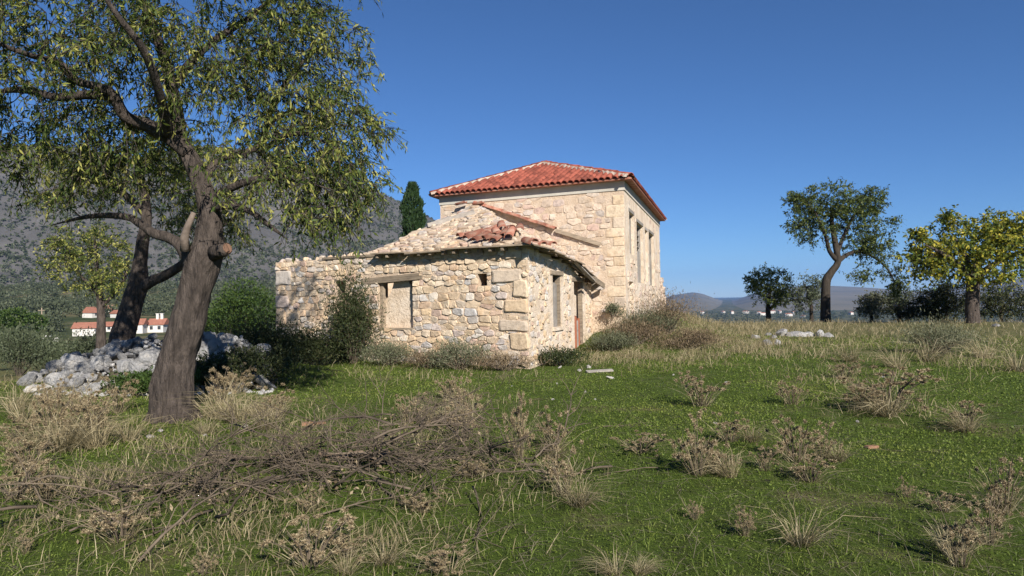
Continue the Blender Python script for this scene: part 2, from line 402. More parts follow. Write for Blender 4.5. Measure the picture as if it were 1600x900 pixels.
# ------------------------------------------------------------------ masonry
def clip_half(poly, px_, py_, nx, ny):
    """keep the side where (p - P).n <= 0"""
    out = []
    for i in range(len(poly)):
        a, b = poly[i], poly[(i + 1) % len(poly)]
        da = (a[0] - px_) * nx + (a[1] - py_) * ny; db = (b[0] - px_) * nx + (b[1] - py_) * ny
        if da <= 0: out.append(a)
        if (da < 0 < db) or (db < 0 < da):
            t = da / (da - db); out.append((a[0] + (b[0] - a[0]) * t, a[1] + (b[1] - a[1]) * t))
    return out
def rubble_cells(u0_, u1_, v0_, v1_, su, sv, rects=(), R=rng, inside=None):
    seeds = []; v = v0_ - sv
    while v < v1_ + sv:
        h = sv * R.uniform(.55, 1.5); u = u0_ - su * R.random() - su
        while u < u1_ + su:
            w = su * R.uniform(.38, 1.75)
            k = R.random()
            if k < .14 and h > sv * .9:       # a pair of thin stones
                seeds.append((u + w / 2, v + h * .22)); seeds.append((u + w * .45, v + h * .78))
            else: seeds.append((u + w / 2 + R.uniform(-.12, .12) * su, v + h / 2 + R.uniform(-.22, .22) * sv))
            u += w
        v += h
    A = np.array(seeds); sc = np.array([1 / su, 1 / sv]); B = A * sc
    cells = []
    for i, (u, v) in enumerate(seeds):
        if not (u0_ < u < u1_ and v0_ < v < v1_): continue
        if any(a < u < b and c < v < d for a, b, c, d in rects): continue
        poly = [(u0_, v0_), (u1_, v0_), (u1_, v1_), (u0_, v1_)]
        d2 = ((B - B[i]) ** 2).sum(1); idx = np.argsort(d2)[1:22]
        for j in idx:
            mx_, my_ = (A[i] + A[j]) / 2
            n = (B[j] - B[i]) * sc
            poly = clip_half(poly, mx_, my_, n[0], n[1])
            if len(poly) < 3: break
        for a, b, c, d in rects:
            if len(poly) < 3: break
            gaps = [(a - u, (a, v, 1, 0)), (u - b, (b, v, -1, 0)), (c - v, (u, c, 0, 1)), (v - d, (u, d, 0, -1))]
            g = max(gaps, key=lambda q: q[0])[1]
            # only clip when the rectangle really overlaps the cell's box
            if max(p[0] for p in poly) > a and min(p[0] for p in poly) < b and max(p[1] for p in poly) > c and min(p[1] for p in poly) < d:
                poly = clip_half(poly, *g)
        if len(poly) < 3: continue
        if inside and not inside(u, v): continue
        cells.append(poly)
    return cells
def rect_poly(a, b, c, d, R=rng, j=.02):
    q = lambda: R.uniform(-j, j)
    return [(a + q(), c + q()), ((a + b) / 2, c + q()), (b + q(), c + q()), (b + q(), (c + d) / 2), (b + q(), d + q()), ((a + b) / 2, d + q()), (a + q(), d + q()), (a + q(), (c + d) / 2)]
def stone_mesh(poly, o, ud, vd, n, gap=.012, d=.03, org=(0, 0, 0), R=rng, rough=.12, rounds=1):
    cu = sum(p[0] for p in poly) / len(poly); cv = sum(p[1] for p in poly) / len(poly)
    rad = math.sqrt(sum((p[0] - cu) ** 2 + (p[1] - cv) ** 2 for p in poly) / len(poly))
    if rad < .03: return None
    k = max(.5, 1 - gap / rad)
    # keep edge points apart
    pts = [(cu + (p[0] - cu) * k * R.uniform(1 - rough, 1), cv + (p[1] - cv) * k * R.uniform(1 - rough, 1)) for p in poly]
    for _ in range(rounds):
        q = []
        for i in range(len(pts)):
            a, b = pts[i], pts[(i + 1) % len(pts)]
            q.append((a[0] * .86 + b[0] * .14, a[1] * .86 + b[1] * .14)); q.append((a[0] * .14 + b[0] * .86, a[1] * .14 + b[1] * .86))
        pts = q
    jz = .008 if rad < .2 else .003
    N = len(pts); tu, tv = R.uniform(-.16, .16) * (1 if rad < .2 else .3), R.uniform(-.16, .16) * (1 if rad < .2 else .3)
    mb = MB(); vs = []
    def put(u, v, dd): vs.append(o + ud * u + vd * v + n * dd)
    for s_, dd in ((1, -.05), (1, d * .6), (.87, d)):
        for (u, v) in pts:
            uu, vv = cu + (u - cu) * s_, cv + (v - cv) * s_
            put(uu, vv, dd + ((uu - cu) * tu + (vv - cv) * tv if dd > 0 else 0) + (R.uniform(-jz, jz) if dd > 0 else 0))
    put(cu + R.uniform(-.2, .2) * rad, cv + R.uniform(-.2, .2) * rad, d + R.uniform(0, jz))
    fs = []
    for r_ in range(2):
        for i in range(N):
            j = (i + 1) % N; fs.append((r_ * N + i, r_ * N + j, (r_ + 1) * N + j, (r_ + 1) * N + i))
    for i in range(N): fs.append((2 * N + i, 2 * N + (i + 1) % N, 3 * N))
    mb.add(vs, fs)
    me = mb.mesh('stone', org, False)
    return me

class Wall:
    """vertical wall: base point o, direction ud (unit, horizontal), outward normal n, thickness th"""
    def __init__(s, o, e, nref, th=.5, tv=None):
        s.o = Vector(o); s.e = Vector(e); d = s.e - s.o; s.L = d.length; s.ud = d.normalized(); s.vd = Vector((0, 0, 1))
        n = Vector((s.ud.y, -s.ud.x, 0)); s.n = n if n.dot(nref) > 0 else -n; s.th = th; s.tv = tv if tv is not None else -s.n * th
    def uv(s, px, py):
        p = on_plane(px, py, s.o, s.n) - s.o; return p.dot(s.ud), p.z
    def rect(s, x0, y0, x1, y1):
        us, vs = zip(s.uv(x0, y0), s.uv(x1, y1), s.uv(x0, y1), s.uv(x1, y0))
        ua, ub = sorted((( us[0] + us[2]) / 2, (us[1] + us[3]) / 2)); va, vb = sorted(((vs[0] + vs[3]) / 2, (vs[1] + vs[2]) / 2))
        return (ua, ub, va, vb)
    def at(s, u, v, d=0.0): return s.o + s.ud * u + s.vd * v + s.n * d
    def panel(s, v0_, v1_, holes, u0_=0.0, u1_=None):
        u1_ = s.L if u1_ is None else u1_
        us = sorted({u0_, u1_, *[min(max(h[i], u0_), u1_) for h in holes for i in (0, 1)]}); vs = sorted({v0_, v1_, *[min(max(h[i], v0_), v1_) for h in holes for i in (2, 3)]})
        solid = lambda i, j: 0 <= i < len(us) - 1 and 0 <= j < len(vs) - 1 and not any(h[0] < (us[i] + us[i + 1]) / 2 < h[1] and h[2] < (vs[j] + vs[j + 1]) / 2 < h[3] for h in holes)
        mb = MB(); T = 1.0
        at = lambda u, v, d=0.0: s.at(u, v) + s.tv * (-d)
        def q(a, b, c, d): mb.add([a, b, c, d], [(0, 1, 2, 3)])
        for i in range(len(us) - 1):
            for j in range(len(vs) - 1):
                if not solid(i, j): continue
                a, b, c, d = us[i], us[i + 1], vs[j], vs[j + 1]
                q(at(a, c), at(b, c), at(b, d), at(a, d)); q(at(a, c, -T), at(a, d, -T), at(b, d, -T), at(b, c, -T))
                if not solid(i - 1, j): q(at(a, c), at(a, d), at(a, d, -T), at(a, c, -T))
                if not solid(i + 1, j): q(at(b, c), at(b, c, -T), at(b, d, -T), at(b, d))
                if not solid(i, j - 1): q(at(a, c), at(a, c, -T), at(b, c, -T), at(b, c))
                if not solid(i, j + 1): q(at(a, d), at(b, d), at(b, d, -T), at(a, d, -T))
        return mb
    def stones(s, parent, cells, mat, gap=.012, dmin=.015, dmax=.05, keep=1.0, name='stone', rounds=1, rough=.12, limit=300):
        org = root_loc(parent); k = 0; rest = MB(); rr = []
        area = lambda c: abs(sum(c[i][0] * c[i - 1][1] - c[i - 1][0] * c[i][1] for i in range(len(c))))
        for c in sorted(cells, key=area, reverse=True):
            if rng.random() > keep: continue
            me = stone_mesh(c, s.o, s.ud, s.vd, s.n, gap, rng.uniform(dmin, dmax), org, rng, rough, rounds)
            if not me: continue
            if k < limit: link(name, me, mat, parent); k += 1
            else:
                rest.add([v.co for v in me.vertices], [tuple(p.vertices) for p in me.polygons]); rr += [rng.random()] * len(me.polygons); bpy.data.meshes.remove(me)
        if rest.v:
            o = rest.build('small_stones', mat, parent, False, (0, 0, 0)); tag(o, kind='stuff')
            o.data.attributes.new('rnd', 'FLOAT', 'FACE').data.foreach_set('value', rr)
        return k

def plank(mb, a, b, w, t, upv):
    """board from a to b, width w along upv, thickness t"""
    a, b = Vector(a), Vector(b); d = b - a; n = d.cross(Vector(upv)).normalized(); w_ = n.cross(d).normalized()
    mb.box(a - w_ * w / 2 - n * t / 2, d, w_ * w, n * t)

# ---- footprint (metres)
Cn = Vector((0.38, 16.65, 0))                                     # annex corner
fdir = Vector((-math.sin(math.radians(58)), math.cos(math.radians(58)), 0))
Lf = Cn + fdir * 8.9                                              # far end of the annex front
sdir = Vector((math.sin(math.radians(20)), math.cos(math.radians(20)), 0))
Hc = Vector((3.58, 22.16, 0))                                     # house corner
hdir = Vector((-math.sin(math.radians(65)), math.cos(math.radians(65)), 0))
Hl = Hc + hdir * 6.71
hside = Vector((math.sin(math.radians(16.8)), math.cos(math.radians(16.8)), 0))
Hr = Hc + hside * 12.6
# where the annex side wall meets the house front
t_ = ((Hc - Cn).x * hdir.y - (Hc - Cn).y * hdir.x) / (sdir.x * hdir.y - sdir.y * hdir.x)
Re = Cn + sdir * t_
toward = -Vector((0, 1, 0))

# ------------------------------------------------------------------ the two-storey house
house = empty('stone_house', (Hc + Hr) / 2, 'two-storey stone house with red tiled hip roof and tall window openings', 'house')
hf = Wall(Hc, Hl, toward, .55, hside * .55); hs = Wall(Hc, Hr, Vector((1, 0, 0)), .55, hdir * .55)
WT = 5.0; BT = 5.30
front = hf.panel(-.6, WT, [], .004).build('front_wall', M['mortar'], house)
cells = []
qrects = []; v = 0.0; k = 0
while v < WT - .2:                                                # corner blocks
    h = rng.uniform(.28, .42); w = .62 if k % 2 else .38
    qrects.append((-.002, w, v, min(v + h, WT - .01))); v += h; k += 1
cells = rubble_cells(0, hf.L, 1.0, WT, .32, .18, qrects)
hf.stones(front, cells, M['stone2'], .006, .003, .022, .86, limit=210)
for r in qrects:
    me = stone_mesh(rect_poly(*r, j=.012), hf.o, hf.ud, hf.vd, hf.n, .008, .02, root_loc(front), rng, .03)
    if me: link('corner_stone', me, M['quoin'], front)
# side wall with openings
win = [hs.rect(983.5, 334, 990.5, 397), hs.rect(995.5, 351, 1005, 442), hs.rect(1008.5, 361, 1012, 440), hs.rect(1014.5, 366, 1021.5, 446)]
low = [hs.rect(983, 440, 990, 449), hs.rect(1019, 459, 1023, 466)]
side = hs.panel(-.6, WT, win + low, .004).build('side_wall', M['plaster'], house)
cells = rubble_cells(.5, hs.L, .6, 2.9, .33, .2, [(a - .05, b + .05, c - .05, d + .05) for a, b, c, d in win + low])
hs.stones(side, cells, M['stone2'], .012, .004, .024, .55, limit=60)
cells = rubble_cells(.9, hs.L, 2.9, WT, .36, .22, [(a - .15, b + .15, c - .1, d + .12) for a, b, c, d in win])
hs.stones(side, cells, M['stone2'], .02, .002, .012, .16, limit=20)
# strip of bare stones under the first window
cells = rubble_cells(hs.uv(984, 470)[0], hs.uv(990, 470)[0], .9, 1.9, .45, .16); hs.stones(side, cells, M['quoin'], .014, .015, .03)
# back and far walls
hb_l = Hl + hside * 12.6
for a, b, nm, ref in ((Hl, hb_l, 'side_wall', Vector((-1, 0, 0))), (hb_l, Hr, 'back_wall', Vector((0, 1, 0)))):
    w = Wall(a, b, ref, .5); mb = w.panel(-.6, WT, [])
    mb.build(nm, M['plaster'], house)
# concrete ring beam
cs = [Hc, Hl, hb_l, Hr]; cen = sum(cs, Vector()) / 4; mb = MB()
def ring(d, z): return [c + hdir * (d * sx) + hside * (d * sy) + Vector((0, 0, z)) for c, sx, sy in zip(cs, (-1, 1, 1, -1), (-1, -1, 1, 1))]
vs = ring(.03, WT) + ring(.03, BT) + ring(-.42, BT) + ring(-.42, WT)
mb.add(vs, [(4 * r + i, 4 * r + (i + 1) % 4, (4 * r + 4 + (i + 1) % 4) % 16, (4 * r + 4 + i) % 16) for r in range(4) for i in range(4)])
mb.build('ring_beam', M['concrete'], house)
# an upper floor and dark room inside
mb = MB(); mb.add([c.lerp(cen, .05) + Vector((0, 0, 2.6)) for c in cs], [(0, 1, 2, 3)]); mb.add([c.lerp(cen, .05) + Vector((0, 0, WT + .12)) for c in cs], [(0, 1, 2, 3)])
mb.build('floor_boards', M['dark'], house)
# windows: frames, lintels, shutters
for i, (a, b, c, d) in enumerate(win):
    wd = empty('window', Vector((0, 0, 0)), None, None); wd.parent = house; wd.location = hs.at((a + b) / 2, c, -.1) - house.location
    mb = MB(); f = .07 if i != 2 else .05
    mb.box(hs.at(a, c, -.10), hs.ud * f, hs.vd * (d - c), -hs.n * .09); mb.box(hs.at(b - f, c, -.10), hs.ud * f, hs.vd * (d - c), -hs.n * .09)
    mb.box(hs.at(a + f, d - f, -.105), hs.ud * (b - a - 2 * f), hs.vd * f, -hs.n * .08)
    mb.build('window_frame', M['greywood'], wd)
    mb = MB(); mb.box(hs.at(a - .12, d + .003, .015), hs.ud * (b - a + .24), hs.vd * .11, -hs.n * .3); mb.build('lintel', M['greywood'], wd)
    mb = MB()
    if i == 0:
        for q in range(3):
            x = a + f + (b - a - 2 * f) * q / 3; mb = MB(); mb.box(hs.at(x + .006, c, -.13), hs.ud * ((b - a - 2 * f) / 3 - .012), hs.vd * (d - c - .1 - (.25 if q == 2 else 0)), -hs.n * .025); mb.build('shutter_board', M['greywood'], wd)
    elif i == 1:
        for q in range(4):
            x = a + f + (b - a - 2 * f) * q / 4; mb = MB(); mb.box(hs.at(x + .006, c, -.13), hs.ud * ((b - a - 2 * f) / 4 - .012), hs.vd * ((d - c) * (.50 + .02 * q)), -hs.n * .03); mb.build('shutter_board', M['greywood'], wd)
        mb = MB()
        for q in range(3): mb.box(hs.at(a + f, c + (d - c) * (.62 + .1 * q), -.14), hs.ud * (b - a - 2 * f), hs.vd * .04, -hs.n * .03)
        mb.build('glazing_bar', M['greywood'], wd)
    elif i == 3:
        for q in range(2):
            x = a + f + (b - a - 2 * f) * q / 2.0; mb = MB(); mb.box(hs.at(x + .006, c + .3 * q, -.16), hs.ud * ((b - a - 2 * f) / 2 - .012), hs.vd * ((d - c) * .72), -hs.n * .03); mb.build('shutter_board', M['greywood'], wd)
    else:
        mb.box(hs.at(a + f, c, -.2), hs.ud * (b - a - 2 * f), hs.vd * (d - c - f), -hs.n * .05); mb.build('infill_panel', M['quoin'], wd)
# hip roof
OV = .28
def off(c, d1, d2): return c + d1 * OV + d2 * OV
e0 = Hc - hdir * OV - hside * OV; e1 = Hl + hdir * OV - hside * OV; e2 = hb_l + hdir * OV + hside * OV; e3 = Hr - hdir * OV + hside * OV
EZ = BT + .04
for e in (e0, e1, e2, e3): e.z = EZ
mid_f = (e0 + e1) / 2; mid_b = (e2 + e3) / 2
A1 = mid_f + hside * 2.9; A1.z = EZ + 1.26
A2 = mid_b - hside * 2.9; A2.z = EZ + 1.26
roof = MB()
roof.add([e0, e1, A1], [(0, 2, 1)]); roof.add([e1, e2, A2, A1], [(0, 3, 2, 1)]); roof.add([e2, e3, A2], [(0, 2, 1)]); roof.add([e3, e0, A1, A2], [(0, 3, 2, 1)])
dn = Vector((0, 0, -.05)); roof.add([e0 + dn, e1 + dn, e2 + dn, e3 + dn], [(0, 1, 2, 3)])
for a, b in ((e0, e1), (e1, e2), (e2, e3), (e3, e0)): roof.add([a, b, b + dn, a + dn], [(0, 1, 2, 3)])
roofo = roof.build('roof', M['oldtile'], house)
def tile_mesh(length=.40, r0_=.098, r1_=.082, th=.016, seg=6):
    mb = MB(); vs = []
    for (y, r) in ((0, r0_), (length, r1_)):
        for k in range(seg + 1):
            th_ = math.pi * k / seg; vs.append((math.cos(th_) * r, y, math.sin(th_) * r * .85))
        for k in range(seg + 1):
            th_ = math.pi * k / seg; vs.append((math.cos(th_) * (r - th), y, math.sin(th_) * (r - th) * .85))
    n = seg + 1; fs = []
    for k in range(seg):
        fs.append((k, k + 1, 2 * n + k + 1, 2 * n + k)); fs.append((n + k + 1, n + k, 3 * n + k, 3 * n + k + 1))
        fs.append((k + 1, k, n + k, n + k + 1))
    mb.add(vs, fs); return mb
TILE = tile_mesh(); TM = TILE.mesh('tile', (0, 0, 0), True); TM.materials.append(M['tile'])
TMO = TILE.mesh('old_tile', (0, 0, 0), True); TMO.materials.append(M['oldtile'])
def frame(o, x, y):
    x = Vector(x).normalized(); y = Vector(y); y = (y - x * y.dot(x)).normalized(); z = x.cross(y)
    mm = Matrix((x, y, z)).transposed().to_4x4(); mm.translation = o; return mm
def in_poly(poly, x, y):
    c = False
    for i in range(len(poly)):
        (x1, y1), (x2, y2) = poly[i], poly[i - 1]
        if (y1 > y) != (y2 > y) and x < (x2 - x1) * (y - y1) / (y2 - y1) + x1: c = not c
    return c
def tile_slope(pts, single, parent):
    """pts: eave a, eave b, then the upper corners; eave runs a->b"""
    a, b = pts[0], pts[1]; xd = (b - a).normalized(); nrm = xd.cross(pts[2] - a).normalized(); 
    if nrm.z < 0: nrm = -nrm
    yd = nrm.cross(xd)
    if (pts[2] - a).dot(yd) < 0: yd = -yd
    poly = [((p - a).dot(xd), (p - a).dot(yd)) for p in pts]
    Lx = (b - a).length; top = max(p[1] for p in poly); mb = MB(); n = 0
    cols = int(Lx / .205)
    for i in range(cols):
        s = (i + .5) * Lx / cols
        for j in range(int(top / .30) + 1):
            t = j * .30 - .05
            if not in_poly(poly, s, t + .18): continue
            jit = rng.uniform(-.012, .012)
            mm = frame(a + xd * (s + jit) + yd * t + nrm * (.012 + rng.uniform(0, .01)), xd + yd * rng.uniform(-.07, .07), yd + nrm * rng.uniform(.03, .06))
            if mm.to_3x3().determinant() < 0: pass
            # x,y,z must have z up along nrm
            if (mm.to_3x3() @ Vector((0, 0, 1))).dot(nrm) < 0: mm = mm @ Matrix.Scale(-1, 4, (0, 0, 1))
            if single:
                o = link('tile', TM, None, parent); o.matrix_local = Matrix.Translation(-root_loc(parent)) @ mm; n += 1
            else:
                mb.add([mm @ Vector(v) for v in TILE.v], TILE.f)
    if not single: tag(mb.build('tile_field', M['tile'], parent, True), kind='stuff')
    return n
ntile = tile_slope([e1, e0, A1], True, roofo)
tile_slope([e0, e3, A2, A1], False, roofo); tile_slope([e2, e1, A1, A2], False, roofo); tile_slope([e3, e2, A2], False, roofo)
def ridge_line(a, b, parent, mesh, mortar=True, step=.36, lift=.05, gapp=0.0):
    d = (b - a).normalized(); L = (b - a).length; x = d.cross(Vector((0, 0, 1))).normalized()
    for i in range(int(L / step)):
        if rng.random() < gapp: continue
        mm = frame(a + d * i * step + Vector((0, 0, lift + rng.uniform(-.01, .015))), x + d * rng.uniform(-.06, .06), d)
        if (mm.to_3x3() @ Vector((0, 0, 1))).z < 0: mm = mm @ Matrix.Scale(-1, 4, (0, 0, 1))
        o = link('ridge_tile', mesh, None, parent); o.matrix_local = Matrix.Translation(-root_loc(parent)) @ mm @ Matrix.Scale(1.15, 4)
    if mortar:
        mb = MB(); n = int(L / .09); pts = []
        for i in range(n + 1):
            p = a + d * (L * i / n); w = .20 + .07 * noise.noise((i * .5, 1, a.x)); h = .115 + .05 * noise.noise((i * .7, 5, a.x))
            pts.append([p - x * w - Vector((0, 0, .01)), p - x * w * .55 + Vector((0, 0, h * .8)), p + Vector((0, 0, h * .9)), p + x * w * .55 + Vector((0, 0, h * .8)), p + x * w - Vector((0, 0, .01))])
        vs = [q for r in pts for q in r]; fs = [(i * 5 + k, (i + 1) * 5 + k, (i + 1) * 5 + k + 1, i * 5 + k + 1) for i in range(n) for k in range(4)]
        mb.add(vs, fs); mb.build('ridge_mortar', M['ridgemortar'], parent)
for a, b in ((e0, A1), (e1, A1), (A1, A2), (e3, A2)): ridge_line(a, b, roofo, TM)
# low ruined wall running on behind the house
stub = empty('ruined_wall_stub', Hr, 'low crumbling stone wall at the far end of the house', 'wall')
ws = Wall(Hr + hside * .03, Hr + hside * 3.2, Vector((1, 0, 0)), .5)
for u_, v_, hgt in ((0, 1.3, 2.55), (1.3, 2.3, 2.1), (2.3, 3.15, 1.6)):
    p_ = ws.panel(-.6, hgt, [], u_ + .003, v_).build('wall_section', M['mortar'], stub)
    ws.stones(p_, rubble_cells(u_, v_, .3, hgt, .34, .21), M['stone2'], .012, .015, .05)

# ------------------------------------------------------------------ the ruined annex
annex = empty('ruined_annex', Cn, 'single-storey stone annex with collapsed rubble roof in front of the tall house', 'building')
af = Wall(Cn, Lf, toward, .5, sdir * .5); asd = Wall(Cn, Re, Vector((1, 0, 0)), .5, fdir * .5)
AH = 2.86
w_open = af.rect(592, 438, 645, 512); hole = af.rect(746.5, 427.5, 761, 446.5); w2 = af.rect(524, 439, 548, 496)
fw_o = af.panel(-.5, AH, [w_open, hole, w2], .004).build('front_wall', M['mortar'], annex)
big = [(788, 384.5, 815, 405), (768, 420, 817, 440), (801, 437, 822, 465), (788, 467, 819, 489), (780, 500, 822, 518.5), (796, 520, 824, 548),
       (431, 461, 452, 482), (431, 484, 447, 508), (431, 510, 462, 533), (448, 487, 470, 508), (431, 422, 455, 446)]
brect = []
for q in big:
    a, b, c, d = af.rect(*q)
    a = max(a, .0); b = min(b, af.L)
    if a < .12: a = -.004
    if b > af.L - .12: b = af.L + .004
    brect.append((a, b, c, d))
lint = af.rect(566, 427, 660, 438)
holes_all = [w_open, hole, w2, lint] + brect
cells = rubble_cells(0, af.L, 0.0, AH, .285, .14, holes_all)
# the wall's large pieces first; small chips fill the joints
n1 = af.stones(fw_o, cells, M['stone'], .005, .008, .042, .99, limit=240)
for r in brect:
    me = stone_mesh(rect_poly(*r, j=.03), af.o, af.ud, af.vd, af.n, .012, .045, root_loc(fw_o), rng, .06)
    if me: link('corner_stone', me, M['quoin'] if r[0] < 1 else M['stone'], fw_o)
mb = MB()                                                        # chips pressed into the mortar
for _ in range(900):
    u, v = rng.uniform(0, af.L), rng.uniform(0, AH)
    if any(a - .03 < u < b + .03 and c - .03 < v < d + .03 for a, b, c, d in [w_open, hole, w2]): continue
    s_ = rng.uniform(.02, .05); p = af.at(u, v, .004); k = rng.uniform(.4, .9)
    vs = [p + af.ud * (math.cos(t) * s_ * rng.uniform(.7, 1.2)) + af.vd * (math.sin(t) * s_ * k) for t in [i * math.pi / 3 for i in range(6)]] + [p + af.n * rng.uniform(.008, .02)]
    mb.add(vs, [(i, (i + 1) % 6, 6) for i in range(6)])
tag(mb.build('mortar_chips', M['stone'], fw_o), kind='stuff')
# window in the front wall
wd = empty('window', Vector((0, 0, 0)), None, None); wd.parent = annex; wd.location = af.at((w_open[0] + w_open[1]) / 2, w_open[2]) - annex.location
a, b, c, d = w_open
mb = MB(); mb.box(af.at(lint[0], d - .02 + .025, .035), af.ud * (lint[1] - lint[0]) + Vector((0, 0, -.09)), af.vd * .10, -af.n * .45); mb.build('lintel', M['wood'], wd)
mb = MB(); mb.box(af.at(lint[0] + .1, d + .11, .02), af.ud * (lint[1] - lint[0] - .05) + Vector((0, 0, -.10)), af.vd * .06, -af.n * .4); mb.build('lintel', M['wood'], wd)
mb = MB(); mb.box(af.at(b - .10, c, -.06), af.ud * .09, af.vd * (d - c), -af.n * .1); mb.build('window_post', M['wood'], wd)
mb = MB(); mb.box(af.at(a - .04, c - .06, .03), af.ud * (b - a + .12), af.vd * .058, -af.n * .4); mb.build('sill', M['wood'], wd)
out = [(a + .005, c), (b - .1, c), (b - .1, c + (d - c) * .58), (b - .2, c + (d - c) * .66), (b - .27, c + (d - c) * .72), (b - .36, c + (d - c) * .86), (b - .42, d - .01), (a + .30, d - .01), (a + .19, c + (d - c) * .88), (a + .12, c + (d - c) * .66), (a + .12, c + (d - c) * .2), (a + .05, c + (d - c) * .1)]
mb = MB(); n = len(out); mb.add([af.at(u, v, -.16) for u, v in out] + [af.at(u, v, -.34) for u, v in out], [tuple(range(n))[::-1], tuple(range(n, 2 * n))] + [(i, (i + 1) % n, n + (i + 1) % n, n + i) for i in range(n)])
mb.build('infill_panel', M['plaster'], wd)
# side wall with window and door; its head follows the sagging eave
prof = [(-.25, AH + .03), (.9, AH - .02), (1.9, AH - .07), (2.9, 2.70), (3.9, 2.62), (4.7, 2.48), (5.5, 2.30), (asd.L + .25, 2.12)]
wn_ = asd.rect(864, 430, 877, 511); dr = asd.rect(897.5, 440, 912, 551); dr = (dr[0], dr[1], 0.02, dr[3])
dr = (dr[0], dr[1], dr[2], min(dr[3], lerp_tab(prof, dr[1]) - .22)); mb = MB()
for (a_, za_), (b_, zb_) in zip(prof, prof[1:]):
    a_ = max(a_, .004); b_ = min(b_, asd.L)
    if b_ > a_: q_ = asd.panel(-.5, min(AH, zb_ - .02), [h_ for h_ in (wn_, dr) if h_[0] < b_ and h_[1] > a_], a_, b_); mb.add(q_.v, q_.f)
sw = mb.build('side_wall', M['plaster'], annex)
cells = rubble_cells(.0, asd.L, .02, AH, .24, .15, [(a - .28, b + .25, c - .1, d + .15) for a, b, c, d in (wn_, dr)], rng, lambda u, v: v < lerp_tab(prof, u) - .12)
asd.stones(sw, cells, M['stone'], .014, .004, .028, .62, limit=50)
for (a, b, c, d), nm in ((wn_, 'window'), (dr, 'door')):
    e_ = empty(nm, Vector((0, 0, 0)), None, None); e_.parent = annex; e_.location = asd.at((a + b) / 2, c) - annex.location
    mb = MB(); mb.box(asd.at(a - .22, d + .003, .03), asd.ud * (b - a + .4), asd.vd * .11, -asd.n * .35); mb.build('lintel', M['wood'], e_)
    for x in (a, b - .09):
        mb = MB(); mb.box(asd.at(x, c, -.03), asd.ud * .09, asd.vd * (d - c), -asd.n * .12); mb.build('jamb', M['wood'], e_)
    if nm == 'window':
        for q in range(4):
            w_ = (b - a - .2) / 4; mb = MB(); mb.box(asd.at(a + .1 + w_ * q, c, -.09), asd.ud * (w_ - .012), asd.vd * ((d - c) * (.86 - .03 * (q % 2))), -asd.n * .03); mb.build('shutter_board', M['greywood'], e_)
        mb = MB(); mb.box(asd.at(a - .1, c - .09, .05), asd.ud * (b - a + .2), asd.vd * .085, -asd.n * .4); mb.build('sill', M['plaster'], e_)
    else:
        for q, (hh, mt) in enumerate(((.50, 'greywood'), (.52, 'redwood'), (.5, 'redwood'), (.44, 'greywood'), (.47, 'redwood'))):
            w_ = (b - a - .2) / 5; mb = MB(); mb.box(asd.at(a + .1 + w_ * q, c, -.10), asd.ud * (w_ - .012), asd.vd * ((d - c) * hh), -asd.n * .03); mb.build('door_board', M[mt], e_)
        mb = MB(); pts_ = [(a + .1, c + (d - c) * .55), (b - .1, c + (d - c) * .5), (b - .1, c + (d - c) * .8), (b - .35, c + (d - c) * .82), (b - .5, c + (d - c) * .7), (a + .3, c + (d - c) * .74), (a + .1, c + (d - c) * .62)]
        n = len(pts_); mb.add([asd.at(u, v, -.2) for u, v in pts_] + [asd.at(u, v, -.4) for u, v in pts_], [tuple(range(n))[::-1], tuple(range(n, 2 * n))] + [(i, (i + 1) % n, n + (i + 1) % n, n + i) for i in range(n)]); mb.build('infill_panel', M['plaster'], e_)
# left and back walls, dark inside
back_l = Lf + Vector((-fdir.y, fdir.x, 0)) * -4.6
if (back_l - Lf).y < 0: back_l = Lf + Vector((-fdir.y, fdir.x, 0)) * 4.6
lw = Wall(Lf + Vector((.0, .0, 0)), back_l, Vector((-1, 0, 0)), .5); lw_o = lw.panel(-1.2, AH - .05, [], .51).build('end_wall', M['mortar'], annex)
lw.stones(lw_o, rubble_cells(.51, lw.L, 0, AH - .05, .34, .19), M['stone'], .012, .015, .05, limit=8)
bw = Wall(back_l, Hl, Vector((0, 1, 0)), .5); bw.panel(-1.2, AH - .1, [], .02, bw.L - .03).build('back_wall', M['mortar'], annex)
# roof: slopes of mud and stones against the house
apx = on_plane(745, 321, Hc + hf.n * .06, hf.n)
Eg = af.at(af.uv(572, 400)[0], AH + .03, .02); C3 = af.at(-.02, AH + .08, .05)
Rh = on_plane(938, 384, Hc + hf.n * .06, hf.n); Re3 = asd.at(asd.L - .12, 2.62, .22)
Bk = Hl + hdir * .6 - hside * .5; Bk.z = AH
mid = (C3 + apx) / 2
rf = MB(); rf.add([C3, Eg, apx], [(0, 2, 1)]); EV = [C3] + [asd.at(u_, lerp_tab(prof, u_) + .05, .16) for u_ in (1.0, 2.0, 3.0, 4.0, 4.9, asd.L - .06)]
for a_, b_ in zip(EV, EV[1:]): rf.add([a_, b_, apx], [(0, 1, 2)])
rf.add([Eg, Bk, apx], [(0, 2, 1)])
dn = Vector((0, 0, -.12)); pass
rf.add([C3, Eg, Eg + dn, C3 + dn], [(0, 1, 2, 3)]); [rf.add([a_, b_, b_ + dn * .6, a_ + dn * .6], [(0, 1, 2, 3)]) for a_, b_ in zip(EV, EV[1:])]
aroof = rf.build('roof', M['mud'], annex)
